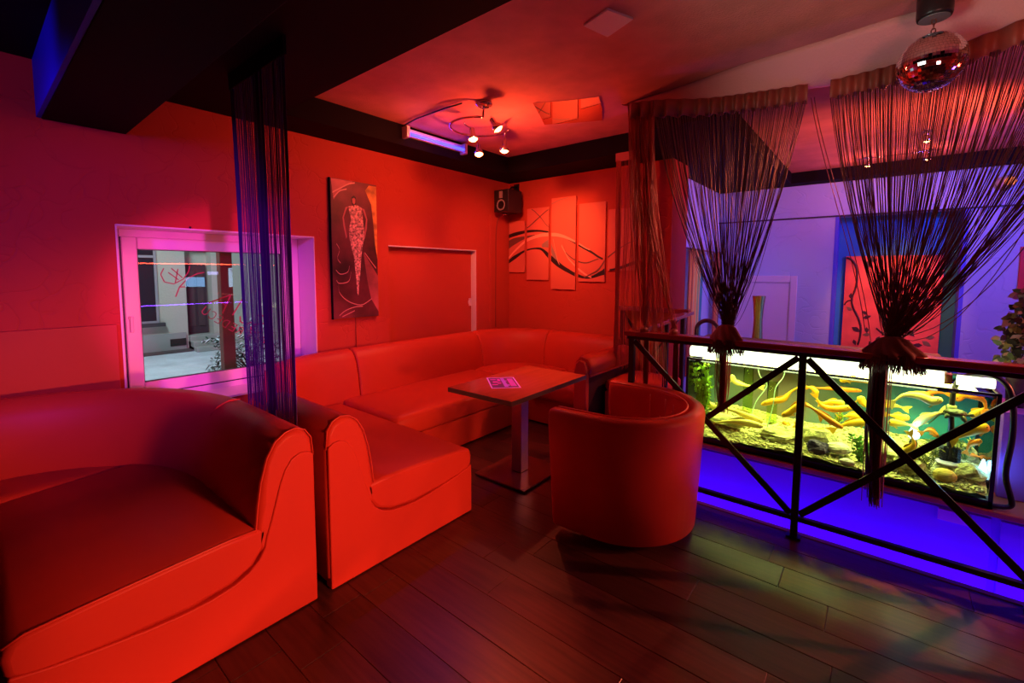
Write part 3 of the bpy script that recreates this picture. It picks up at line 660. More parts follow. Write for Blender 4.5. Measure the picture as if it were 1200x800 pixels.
MB().bar((-1.33, 2.99, 1.08), (-1.385, 4.37, 1.12), 0.075, 0.03).build('rail', mat('polished_rail', (0.30, 0.10, 0.09), 0.12, metal=0.6), hr, bevel=0.006)
MB().box((-1.37, 3.66, 0.0), (-1.335, 3.695, 1.08)).build('post', black_metal, hr)
# ================================================================== AQUARIUM ON ITS PLINTH
pl_m = mat('plinth_blue_lit', (0.32, 0.12, 0.80), 0.7, spec=0.2)  # blue light on the pale plinth and pillar put into this colour
pt = thing('plinth', 'blue lit plinth with wooden shelf edge under the aquarium', 'plinth', (0, 3.5, ZL))
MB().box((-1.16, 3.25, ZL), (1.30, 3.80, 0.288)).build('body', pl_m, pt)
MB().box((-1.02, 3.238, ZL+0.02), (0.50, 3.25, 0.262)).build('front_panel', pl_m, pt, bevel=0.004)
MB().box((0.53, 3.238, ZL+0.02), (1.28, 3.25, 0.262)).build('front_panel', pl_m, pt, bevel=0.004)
MB().box((-1.19, 3.19, 0.288), (1.33, 3.83, 0.318)).build('shelf', mat('shelf_wood', (0.45, 0.16, 0.07), 0.4), pt, bevel=0.006)
tag(MB().box((0.30, 3.226, 0.195), (0.42, 3.238, 0.255)).build('sticker', mat('sticker_pink', (0.7, 0.35, 0.75), 0.5), bevel=0.002), 'small pink plate on the plinth front under the tank corner', 'plate')
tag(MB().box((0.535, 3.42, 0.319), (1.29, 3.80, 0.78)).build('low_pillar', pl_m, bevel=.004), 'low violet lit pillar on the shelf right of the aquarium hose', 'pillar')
led = thing('strip_light', 'blue strip light under the floor edge facing the aquarium plinth', 'strip light', (0, 3.0, -0.2))
MB().box((-1.3, 2.9975, -0.22), (1.5, 3.004, -0.17)).build('housing', black_plastic, led)
o_ = lamp('AREA', 'blue_strip_glow', (0.1, 3.012, -0.195), (0.08, 0.0, 1), 13, (0.1, 3.25, 0.02), 2.7, size_y=0.03)

X0, X1, F0, F1, T0, T1 = -1.030, 0.492, 3.205, 3.72, 0.322, 0.91
def back_print():
    mt = bpy.data.materials.new('tank_backdrop'); mt.use_nodes = True; nt = mt.node_tree; b = nt.nodes['Principled BSDF']; b.inputs['Roughness'].default_value = 0.6
    tc = nt.nodes.new('ShaderNodeTexCoord'); sx = nt.nodes.new('ShaderNodeSeparateXYZ'); rp_ = nt.nodes.new('ShaderNodeValToRGB'); nz = nt.nodes.new('ShaderNodeTexNoise'); nz.inputs['Scale'].default_value = 4
    ad = nt.nodes.new('ShaderNodeMath'); ad.operation = 'MULTIPLY_ADD'; ad.inputs[1].default_value = 0.25
    nt.links.new(tc.outputs['Generated'], sx.inputs[0]); nt.links.new(tc.outputs['Object'], nz.inputs['Vector']); nt.links.new(nz.outputs['Fac'], ad.inputs[0]); nt.links.new(sx.outputs['X'], ad.inputs[2]); nt.links.new(ad.outputs[0], rp_.inputs['Fac'])
    e = rp_.color_ramp.elements; e[0].position = 0.15; e[0].color = (0.10, 0.20, 0.20, 1); e[1].position = 0.98; e[1].color = (0.02, 0.24, 0.38, 1)
    k = rp_.color_ramp.elements.new(0.45); k.color = (0.20, 0.15, 0.13, 1); k = rp_.color_ramp.elements.new(0.72); k.color = (0.09, 0.19, 0.20, 1)
    nt.links.new(rp_.outputs[0], b.inputs['Base Color']); return mt
aq = thing('aquarium', 'long lit aquarium full of yellow fish behind the railing', 'aquarium', (-0.27, 3.46, T0))
bk = mat('tank_frame', (0.012, 0.012, 0.014), 0.3)
def ringbox(mb, z0, z1, wd):
    mb.box((X0, F0, z0), (X1, F0+wd, z1)); mb.box((X0, F1-wd, z0), (X1, F1, z1)); mb.box((X0, F0+wd, z0), (X0+wd, F1-wd, z1)); mb.box((X1-wd, F0+wd, z0), (X1, F1-wd, z1)); return mb
ringbox(MB(), T0, T0+0.040, 0.02).build('bottom_frame', bk, aq, bevel=0.003)
MB().box((X0, F0, T0), (X1, F1, T0+0.012)).build('bottom_pane', bk, aq)
ringbox(MB(), 0.897, 0.908, 0.012).build('top_frame', bk, aq)
MB().box((X0+0.002, F0+0.002, T0+0.03), (X1-0.002, F0+0.008, 0.90)).build('front_pane', tank_glass, aq)
MB().box((X0+0.002, F0+0.01, T0+0.03), (X0+0.008, F1-0.01, 0.90)).build('side_pane', tank_glass, aq)
MB().box((X1-0.008, F0+0.01, T0+0.03), (X1-0.002, F1-0.01, 0.90)).build('side_pane', tank_glass, aq)
for x, y in ((X0, F0), (X1-0.016, F0), (X0, F1-0.016), (X1-0.016, F1-0.016)): MB().box((x, y, T0), (x+0.016, y+0.016, 0.908)).build('corner_strip', bk, aq)
MB().box((X0+0.01, F1-0.012, T0+0.012), (X1-0.01, F1-0.004, 0.90)).build('back_pane', back_print(), aq)
MB().box((X0+0.012, F0+0.012, 0.884), (X1-0.012, F1-0.014, 0.8855)).build('water_surface', pane_mat('water', (0.93, 0.98, 0.93), 0.8, 1.33), aq)
MB().box((X0-0.005, F0+0.02, 0.992), (0.30, F1+0.005, 1.016)).build('hood', mat('hood_grey', (0.05, 0.07, 0.10), 0.6), aq, bevel=0.004)
MB().box((X0, F0+0.12, 0.908), (0.30, F0+0.13, 0.992)).build('hood_reflector', mat('hood_lip', (0.8, 0.85, 0.8), 0.3), aq)
tube_m = mat('tank_tube', (0.8, 0.8, 0.8), 0.4, emis=(0.88, 1.0, 0.62), estr=2.6)
for xa_, xb_ in ((X0+0.012, 0.285), (0.335, X1-0.02)):
    MB().tube([(xa_, F0+0.058, 0.948), (xb_, F0+0.058, 0.948)], 0.036 if xa_ < 0 else 0.026, 14).build('light_tube', tube_m, aq)
MB().tube([(X0+0.03, F0+0.25, 0.95), (0.28, F0+0.25, 0.95)], 0.03, 10).build('light_tube', tube_m, aq)
MB().box((0.285, F0+0.03, 0.925), (0.315, F0+0.09, 0.975)).build('tube_socket', mat('socket_amber', (0.5, 0.3, 0.1), 0.4), aq)
lamp('AREA', 'tank_tube_glow', (-0.27, 3.42, 0.893), (0.95, 1.0, 0.24), 31, (-0.27, 3.44, 0.3), 1.4, size_y=0.25)
# gravel bed
rg = random.Random(11)
def gz(x, y): return 0.375+0.10*((y-F0)/(F1-F0))+0.018*math.sin(7*x+1)*math.sin(9*y)+0.05*math.exp(-((x-0.38)**2+(y-3.42)**2)/0.012)+0.05*math.exp(-((x+0.36)**2+(y-3.5)**2)/0.02)
grav = mat('gravel', (0.55, 0.50, 0.26), 0.9, var=(60, 0.5, (1, 1, 1)), bump=('n', 120, 0.8, 0.01))
gb = MB(); nx, ny = 70, 22
vs = [(lerp(X0+0.016, X1-0.016, i/nx), lerp(F0+0.012, F1-0.016, j/ny), gz(lerp(X0, X1, i/nx), lerp(F0, F1, j/ny))+rg.uniform(-.006, .006)) for j in range(ny+1) for i in range(nx+1)]
gb.add(vs, [(j*(nx+1)+i, j*(nx+1)+i+1, (j+1)*(nx+1)+i+1, (j+1)*(nx+1)+i) for j in range(ny) for i in range(nx)])
for i in range(1500):
    x, y = rg.uniform(X0+.03, X1-.03), F0+.02+(F1-F0-.05)*rg.random()**1.6; r = rg.uniform(.005, .013)
    gb.ell((x, y, gz(x, y)+r*.3), (r*rg.uniform(.8, 1.5), r, r*.7), 5, 3, jit=.2)
tag(gb.build('gravel', grav), 'pale yellow gravel covering the aquarium floor', 'gravel', kind='stuff')
def rock(name, label, cat, c, r, m_, n=14, seed=0, jit=.16):
    rr = random.Random(seed); ox, oy, oz = [rr.uniform(0, 6) for _ in range(3)]
    mb = MB(); mb.ell(c, r, n, 10)
    vv = []
    for x, y, z in mb.v:
        d = Vector((x-c[0], y-c[1], z-c[2])); u = Vector((d.x/r[0], d.y/r[1], d.z/r[2]))
        k = 1+jit*(math.sin(3*u.x+ox)*math.sin(4*u.y+oy)+0.7*math.sin(6*u.z+oz)*math.cos(5*u.x+oy)+0.4*math.sin(11*u.y+ox+9*u.z))
        vv.append((c[0]+d.x*k, c[1]+d.y*k, c[2]+d.z*k))
    mb.v = vv; mb.sm = [False]*len(mb.sm)
    return tag(mb.build(name, m_), label, cat)
rk = mat('rock_ochre', (0.45, 0.42, 0.20), 0.9, var=(25, 0.6, (1, 1, 1)), bump=('n', 60, 1, 0.01)); rkp = mat('rock_pale', (0.75, 0.68, 0.55), 0.8, bump=('n', 50, .5, .01))
rkd = mat('rock_dark', (0.05, 0.03, 0.13), 0.6, bump=('n', 50, .8, .01)); rky = mat('rock_yellow', (0.75, 0.55, 0.12), 0.7)
rock('rock', 'rounded pale rock next to the dark hollow rock in the aquarium', 'rock', (-0.143, 3.30, 0.445), (.062, .045, .035), rkp, seed=1, jit=.08)
rock('rock', 'dark violet hollow looking rock low in the middle of the aquarium', 'rock', (-0.247, 3.27, 0.432), (.058, .035, .042), rkd, seed=2, jit=.22)
rock('rock', 'ochre rough rock behind the dark violet rock', 'rock', (-0.26, 3.38, 0.465), (.10, .06, .055), rk, seed=3)
rock('flat_stone', 'small flat white stone lying at the front glass', 'stone', (-0.098, 3.235, 0.396), (.04, .014, .018), mat('white_stone', (.85, .8, .8), .6), seed=4, jit=.08)
rock('rock', 'smooth yellow domed stone near the right end of the aquarium', 'rock', (0.318, 3.27, 0.425), (.05, .03, .036), rky, seed=5, jit=.05)
rock('rock', 'ochre mound rock in the right front corner of the aquarium', 'rock', (0.405, 3.33, 0.43), (.08, .06, .055), rk, seed=6, jit=.2)
rock('rock', 'long ochre rock behind the left plant on the gravel', 'rock', (-0.80, 3.40, 0.45), (.13, .06, .04), rk, seed=7, jit=.2)
rock('rock', 'ochre rubble rock left of the middle railing post', 'rock', (-0.45, 3.34, 0.435), (.11, .06, .045), rk, seed=8, jit=.24)
rock('rock', 'crumbly ochre rock under the long tassel', 'rock', (0.06, 3.36, 0.45), (.09, .06, .05), rk, seed=9, jit=.2)
rock('rock', 'ochre ridged rock between tassel and fern plants', 'rock', (0.185, 3.30, 0.43), (.07, .04, .05), rk, seed=10, jit=.24)
rock('rock', 'tall ochre rock wall behind the filter cage', 'rock', (0.37, 3.52, 0.45), (.10, .07, .09), rk, seed=12, jit=.2)
def waterplant(label, c, h, spread, nst, m_, leaf=.03, seed=0, narrow=.3):
    rr = random.Random(seed); t_ = thing('water_plant', label, 'plant', c)
    sm = MB(); lm = MB()
    for i in range(nst):
        a = rr.uniform(0, 2*PI); hh = h*rr.uniform(.6, 1); tip = Vector((c[0]+spread*rr.uniform(-1, 1), c[1]+min(spread, .08)*rr.uniform(-.7, .7), c[2]+hh))
        mid = (Vector(c)+tip)/2+Vector((rr.uniform(-.02, .02), 0, .01)); pts = smooth_path([c, mid, tip], 6); sm.tube(pts, .0018, 3)
        for q in range(int(hh/.016)):
            p = pts[min(6, int(rr.random()*7))].lerp(tip, rr.random()*.3)
            d = Vector((rr.uniform(-1, 1), rr.uniform(-.6, .6), rr.uniform(-.3, .8))).normalized()*leaf*rr.uniform(.6, 1.2)
            n = d.cross(Vector((rr.uniform(-.4, .4), 1, .3))).normalized()*leaf*narrow
            lm.add([p, p+d*.5+n, p+d, p+d*.5-n], [(0, 1, 2, 3)])
    sm.build('stem', mat('plant_stem', (.1, .16, .03), .6), t_, kind='stuff'); lm.build('foliage', m_, t_, kind='stuff'); return t_
gl = mat('plant_lime', (.50, .80, .10), .5); gd = mat('plant_green', (.16, .45, .07), .5); gy = mat('plant_olive', (.45, .46, .08), .5)
waterplant('bushy lime green plant at the left end of the aquarium', (-0.955, 3.33, .43), .44, .075, 22, gl, .034, 1)
waterplant('low bright green plant at the left foot of the lime plant', (-0.925, 3.28, .42), .12, .05, 10, gd, .03, 2)
waterplant('dark green leafy plant left of the long tassel', (-0.04, 3.30, .39), .17, .05, 16, gd, .025, 3)
waterplant('small green sprig among the fish in mid tank', (-0.16, 3.46, .56), .07, .035, 8, gl, .022, 4)
waterplant('fine olive fern plant below the turtle', (0.245, 3.31, .41), .14, .055, 18, gy, .03, 5, .1)
waterplant('olive fern plant tucked behind the yellow domed stone', (0.30, 3.44, .45), .12, .05, 14, gy, .03, 6, .1)
waterplant('tufted olive plant right of the filter cage', (0.41, 3.45, .47), .12, .04, 12, gy, .03, 8, .12)
# air line tubes and clear standpipes
for i, (x, lab) in enumerate(((-0.70, 'clear greenish standpipe left of the brace crossing'), (-0.545, 'clear yellowish standpipe right of the first standpipe'))):
    tag(MB().tube([(x, 3.55, .42), (x, 3.55, .86 if i == 0 else .74)], .032, 14).build('standpipe', pane_mat('standpipe_%d' % i, (.80, .92, .50), .9, 1.06)), lab, 'pipe')
tag(MB().tube(smooth_path([(-.62, 3.40, .87), (-.60, 3.40, .80), (-.56, 3.42, .74), (-.62, 3.42, .62), (-.65, 3.42, .50)], 20), .003, 5).build('air_line', mat('air_line', (.5, .75, .65), .3)), 'thin pale air hose beside the left standpipe', 'hose')
tag(MB().tube(smooth_path([(-.45, 3.36, .87), (-.46, 3.36, .82), (-.50, 3.36, .74), (-.51, 3.36, .62), (-.54, 3.37, .46)], 20), .003, 5).build('air_line', mat('air_line', (.5, .75, .65), .3)), 'thin wavy air hose left of the middle railing post', 'hose')
# filter with hose over the tank edge
ft = thing('filter_pump', 'black caged aquarium filter with hose arching over the right tank edge', 'filter', (0.345, 3.38, .47))
hose = smooth_path([(.343, 3.38, .60), (.336, 3.38, .76), (.338, 3.36, .88), (.362, 3.31, .955), (.43, 3.27, .992), (.50, 3.26, .965), (.535, 3.25, .88), (.545, 3.25, .70), (.535, 3.26, .50), (.555, 3.25, .40), (.56, 3.25, .345), (.50, 3.235, .333), (.43, 3.23, .330)], 60)
MB().tube(hose, .0125, 8).build('hose', mat('hose_black', (.012, .012, .014), .3), ft)
MB().lathe([(.016, 0), (.016, .11), (.012, .12), (.012, .14)], (.343, 3.38, .48), 12).build('pipe', black_plastic, ft)
MB().lathe([(.016, .755), (.020, .757), (.020, .785), (.016, .787)], (.336, 3.38, 0), 12).build('collar', mat('collar_olive', (.25, .3, .1), .4), ft)
mb = MB()
for s in (-.024, .022):
    for z in (.485, .50, .515, .53, .545): mb.lathe([(.019, 0), (.021, .003), (.019, .006)], (.343+s, 3.375, z), 14)
    mb.lathe([(.0165, 0), (.0165, .075), (.008, .082)], (.343+s, 3.375, .478), 12)
    for k in range(10): a = 2*PI*k/10; mb.tube([(.343+s+.019*math.cos(a), 3.375+.019*math.sin(a), .48), (.343+s+.019*math.cos(a), 3.375+.019*math.sin(a), .553)], .0022, 4)
mb.build('cage', black_plastic, ft)
MB().lathe([(.055, 0), (.06, .006), (.05, .012)], (.335, 3.36, .466), 18).build('tray', mat('tray_lilac', (.45, .42, .6), .5), ft)
for (x, y, z, lab) in ((.195, 3.44, .575, 'bright bluish white underwater lamp left of the filter hose'), (.475, 3.40, .44, 'bright bluish white underwater lamp in the right corner of the aquarium')):
    ul = thing('underwater_lamp', lab, 'lamp', (x, y, z-.06))
    MB().lathe([(.018, -.075), (.02, -.05), (.012, -.03)], (x, y, z), 12).build('stem', black_plastic, ul)
    MB().lathe([(.012, -.03), (.024, -.02), (.028, 0), (.016, .03), (.006, .07), (0, .075)], (x, y, z), 12).build('lens', mat('lamp_ice', (.6, .8, .9), .3, emis=(.45, .8, 1), estr=2.5), ul)
    lamp('POINT', 'underwater_glow', (x, y-.05, z+.06), (.15, .5, 1), .8, None, .03)
# small turtle by the filter
tu = thing('turtle', 'small dark turtle swimming beside the filter pipe in the aquarium', 'turtle', (.345, 3.33, .75))
mb = MB(); mb.ell((.345, 3.33, .752), (.046, .034, .016), 16, 8)
rings = []
for x, z, r in ((.375, .752, .010), (.390, .754, .010), (.402, .757, .012), (.414, .757, .010), (.420, .756, .004)): rings.append([(x, 3.33+r*math.cos(2*PI*k/8), z+r*.8*math.sin(2*PI*k/8)) for k in range(8)])
mb.loft(rings)
for p_, q_ in (((.368, 3.31, .748), (.385, 3.292, .720)), ((.368, 3.35, .748), (.388, 3.37, .728)), ((.322, 3.31, .746), (.305, 3.295, .728)), ((.322, 3.35, .746), (.302, 3.362, .742))):
    mb.tube(smooth_path([p_, Vector(p_).lerp(Vector(q_), .5)+Vector((0, 0, .004)), q_], 6), [.009, .010, .011, .012, .010, .007, .003], 7)
mb.tube(smooth_path([(.303, 3.33, .745), (.285, 3.33, .735), (.262, 3.33, .700), (.245, 3.33, .675)], 10), [.008, .007, .006, .005, .0045, .004, .0035, .003, .0025, .002, .0015], 6)
mb.build('body', mat('turtle_skin', (.07, .08, .03), .6), tu)
mb = MB(); mb.ell((.345, 3.33, .758), (.048, .036, .022), 14, 8, jit=.03); mb.build('shell', mat('turtle_shell', (.045, .05, .02), .4, bump=('n', 60, .8, .01)), tu)
# fish
FM = {'pale': mat('fish_pale', (.80, .62, .16), .4, var=(14, .2, (1, 1, 1))), 'yellow': mat('fish_yellow', (.80, .45, .02), .4, var=(14, .2, (1, 1, 1))),
      'gold': mat('fish_gold', (.75, .36, .015), .4, var=(14, .2, (1, 1, 1))), 'orange': mat('fish_orange', (.80, .24, .012), .4, var=(14, .2, (1, 1, 1)))}
eye_m = mat('fish_eye', (.01, .01, .01), .2)
FISH = [
    ('pale', [(-0.798, 0.764), (-0.779, 0.717), (-0.717, 0.702), (-0.619, 0.699)], 0.037, 3.5, 'pale curled fish hanging near the left standpipe', 0),
    ('pale', [(-1.035, 0.507), (-0.975, 0.538), (-0.915, 0.543), (-0.856, 0.517)], 0.044, 3.4, 'pale yellow fish arching low beside the lime plant', 1),
    ('pale', [(-0.827, 0.553), (-0.732, 0.542), (-0.646, 0.523), (-0.562, 0.5)], 0.047, 3.35, 'long pale fish slanting down under the brace crossing', 1),
    ('pale', [(-0.85, 0.45), (-0.756, 0.477), (-0.655, 0.493), (-0.553, 0.486)], 0.047, 3.3, 'pale yellow fish gliding just above the gravel at left', 1),
    ('gold', [(-0.589, 0.601), (-0.524, 0.637), (-0.46, 0.661), (-0.424, 0.714), (-0.378, 0.761)], 0.04, 3.42, 'golden S shaped fish just left of the middle railing post', 0),
    ('gold', [(-0.457, 0.566), (-0.411, 0.599), (-0.357, 0.66), (-0.302, 0.654), (-0.255, 0.614)], 0.044, 3.36, 'golden fish arched behind the middle railing post', 0),
    ('gold', [(-0.344, 0.751), (-0.311, 0.745), (-0.277, 0.717)], 0.029, 3.5, 'small golden fish close right of the middle post high up', 1),
    ('gold', [(-0.47, 0.487), (-0.439, 0.47), (-0.408, 0.441)], 0.03, 3.5, 'small golden fish nosing the gravel left of the middle post', 0),
    ('yellow', [(-0.162, 0.846), (-0.113, 0.864), (-0.064, 0.862), (-0.019, 0.853)], 0.036, 3.36, 'yellow fish highest in mid tank just under the light', 0),
    ('orange', [(-0.341, 0.722), (-0.245, 0.732), (-0.154, 0.742), (-0.057, 0.747)], 0.028, 3.62, 'slim orange fish swimming straight below the top yellow one', 1),
    ('gold', [(-0.276, 0.71), (-0.247, 0.666), (-0.181, 0.657), (-0.089, 0.686)], 0.043, 3.4, 'golden fish with raised tail right of the middle post', 1),
    ('yellow', [(-0.248, 0.669), (-0.195, 0.685), (-0.134, 0.685)], 0.038, 3.46, 'short yellow fish close above another in mid tank', 1),
    ('orange', [(-0.326, 0.673), (-0.262, 0.642), (-0.199, 0.601), (-0.13, 0.563)], 0.037, 3.33, 'long orange fish slanting down to the right in mid tank', 1),
    ('yellow', [(-0.06, 0.752), (-0.046, 0.712), (-0.016, 0.686)], 0.042, 3.44, 'short steep yellow fish touching the tassel from the left', 0),
    ('yellow', [(-0.14, 0.592), (-0.093, 0.607), (-0.038, 0.608)], 0.043, 3.5, 'yellow level fish left of the tassel above the sprig height', 1),
    ('yellow', [(-0.171, 0.534), (-0.117, 0.574), (-0.06, 0.597), (-0.004, 0.614)], 0.047, 3.4, 'large yellow fish rising toward the tassel near the gravel', 1),
    ('yellow', [(-0.009, 0.689), (0.047, 0.706), (0.102, 0.711), (0.141, 0.703)], 0.042, 3.5, 'yellow fish highest of those right of the tassel', 0),
    ('yellow', [(0.078, 0.648), (0.121, 0.647), (0.175, 0.648)], 0.041, 3.5, 'yellow level fish second down just right of the tassel', 1),
    ('yellow', [(0.078, 0.622), (0.128, 0.628), (0.176, 0.628)], 0.045, 3.42, 'yellow level fish third down just right of the tassel', 0),
    ('pale', [(0.096, 0.772), (0.138, 0.814), (0.202, 0.821), (0.252, 0.801), (0.292, 0.823)], 0.048, 3.34, 'large pale fish with spread tail right of the tassel top', 1),
    ('pale', [(0.191, 0.626), (0.229, 0.675), (0.262, 0.706), (0.296, 0.728)], 0.043, 3.42, 'pale slanting fish between tassel and turtle', 0),
    ('orange', [(0.36, 0.797), (0.381, 0.839), (0.427, 0.838), (0.464, 0.816), (0.472, 0.78)], 0.047, 3.45, 'big orange fish curled under the hose arch', 0),
    ('yellow', [(0.365, 0.615), (0.402, 0.648), (0.442, 0.685), (0.482, 0.698)], 0.055, 3.36, 'large yellow fish bending below the brace at the right end', 1),
    ('yellow', [(0.433, 0.695), (0.458, 0.729), (0.492, 0.765)], 0.043, 3.55, 'yellow fish rising near the right end corner', 0),
    ('orange', [(0.409, 0.543), (0.42, 0.579), (0.442, 0.599), (0.463, 0.614)], 0.028, 3.4, 'small orange fish bent right of the filter cage', 1),
    ('orange', [(0.413, 0.488), (0.439, 0.495), (0.473, 0.495)], 0.024, 3.5, 'small orange level fish low beside the right glass', 0),
    ('yellow', [(0.118, 0.484), (0.16, 0.51), (0.19, 0.556), (0.177, 0.597)], 0.039, 3.3, 'yellow fish curving up around the rock right of tassel', 0),
    ('orange', [(0.231, 0.606), (0.259, 0.622), (0.292, 0.591)], 0.029, 3.4, 'small orange fish arched left of the filter pipe', 1),
    ('yellow', [(0.091, 0.447), (0.12, 0.465), (0.149, 0.478)], 0.03, 3.36, 'small yellow fish nestled on rocks right of tassel', 1),
    ('orange', [(0.24, 0.782), (0.283, 0.805), (0.327, 0.803)], 0.03, 3.6, 'faint orange fish deep behind the pale fish near the turtle', 0),
    ('yellow', [(-0.368, 0.49), (-0.302, 0.477), (-0.23, 0.505)], 0.039, 3.44, 'yellow fish sagging low right of the middle post', 1),
]
def make_fish(colr, pts, h, Y, label, flip):
    P = smooth_path([(x, Y+0.012*math.sin(3*i), z) for i, (x, z) in enumerate(pts)], 18)
    if flip: P = P[::-1]
    c = P[9]; t_ = thing('fish', label, 'fish', tuple(c), 'yellow fish in the aquarium')
    h = max(h, .030)*1.0; rings = []; prof = [.30, .66, .86, .96, 1, 1, .98, .95, .90, .84, .77, .69, .61, .52, .44, .36, .29, .24, .22]
    for i, p in enumerate(P):
        t = (P[min(i+1, 18)]-P[max(i-1, 0)]).normalized(); n = Vector((-t.z, 0, t.x)); r = h*.5*prof[i]
        rings.append([p+n*(r*math.sin(2*PI*k/10))+Vector((0, 1, 0))*(r*.62*math.cos(2*PI*k/10)) for k in range(10)])
    bd_ = MB().loft(rings).build('body', FM[colr], t_)
    t = (P[18]-P[16]).normalized(); n = Vector((-t.z, 0, t.x)); e = P[18]-t*.004
    if n.z < 0: n = -n
    def fin(name, pts_, th=.0025):
        m_ = len(pts_); vs = [q+Vector((0, s*th, 0)) for s in (-.5, .5) for q in pts_]
        MB().add(vs, [tuple(range(m_-1, -1, -1)), tuple(range(m_, 2*m_))]+[(i, (i+1) % m_, m_+(i+1) % m_, m_+i) for i in range(m_)]).build(name, FM[colr], t_)
    fin('tail_fin', [e+n*h*.12, e+t*h*.45+n*h*.42, e+t*h*1.05+n*h*.62, e+t*h*.75+n*h*.05, e+t*h*1.0-n*h*.55, e+t*h*.45-n*h*.38, e-n*h*.12])
    top = []; bs = []
    for i in (6, 8, 10, 12):
        t2 = (P[i+1]-P[i-1]).normalized(); n2 = Vector((-t2.z, 0, t2.x))
        if n2.z < 0: n2 = -n2
        bs.append(P[i]+n2*h*.40*prof[i]); top.append(P[i]+n2*h*(.5*prof[i]+.26-.05*abs(i-8))+t2*h*.12)
    fin('dorsal_fin', bs+top[::-1])
    t2 = (P[5]-P[3]).normalized(); n2 = Vector((-t2.z, 0, t2.x)); n2 = n2 if n2.z > 0 else -n2; q = P[4]-n2*h*.3
    fin('pectoral_fin', [q, q+t2*h*.5-n2*h*.35, q+t2*h*.35-n2*h*.48, q+t2*h*.05-n2*h*.2])
    mb = MB(); t2 = (P[1]-P[0]).normalized(); n2 = Vector((-t2.z, 0, t2.x)); n2 = n2 if n2.z > 0 else -n2
    mb.ell(P[2]+n2*h*.12+Vector((0, -h*.255, 0)), (.0034, .002, .0034), 8, 5); mb.build('eye', eye_m, bd_)
for a in FISH: make_fish(*a)
# ================================================================== STRING CURTAINS
str_red = mat('curtain_cord', (0.10, 0.020, 0.016), 0.55)
str_red2 = mat('curtain_cord_light', (0.27, 0.035, 0.02), 0.5)
str_red3 = mat('curtain_cord_red_lit', (0.50, 0.06, 0.03), 0.5)  # brighter copy of the cord with red lamp light in its colour
hdr_m = mat('curtain_header', (0.34, 0.075, 0.045), 0.5)
str_dark = mat('violet_cord', (0.065, 0.022, 0.17), 0.6)
rs = random.Random(21)
def arc_at(x):
    for a, q in zip(arc[:-1], arc[1:]):
        if a.x <= x <= q.x: return lerp(a.y, q.y, (x-a.x)/(q.x-a.x))
    return arc[-1].y
def bez(p0, p1, p2, p3, n):
    out = []
    for i in range(n+1):
        t = i/n; u = 1-t; out.append(p0*u**3+p1*(3*u*u*t)+p2*(3*u*t*t)+p3*t**3)
    return out
def header(par, x0, x1, z0, z1, m_, wav=0.024, freq=46, dy=-0.02):
    n = 140; top = []; rings = []
    for i in range(n+1):
        x = lerp(x0, x1, i/n); y = arc_at(x)+dy; wv = wav*math.sin(freq*x*2+2*math.sin(x*9))
        rings.append([(x, y-0.012+wv*.3, z1), (x, y-0.012+wv, (z0+z1)/2), (x, y-0.012+wv*1.3, z0), (x, y+0.002+wv*1.3, z0), (x, y+0.002+wv, (z0+z1)/2), (x, y+0.004, z1)])
    MB().loft(rings).build('header', m_, par)
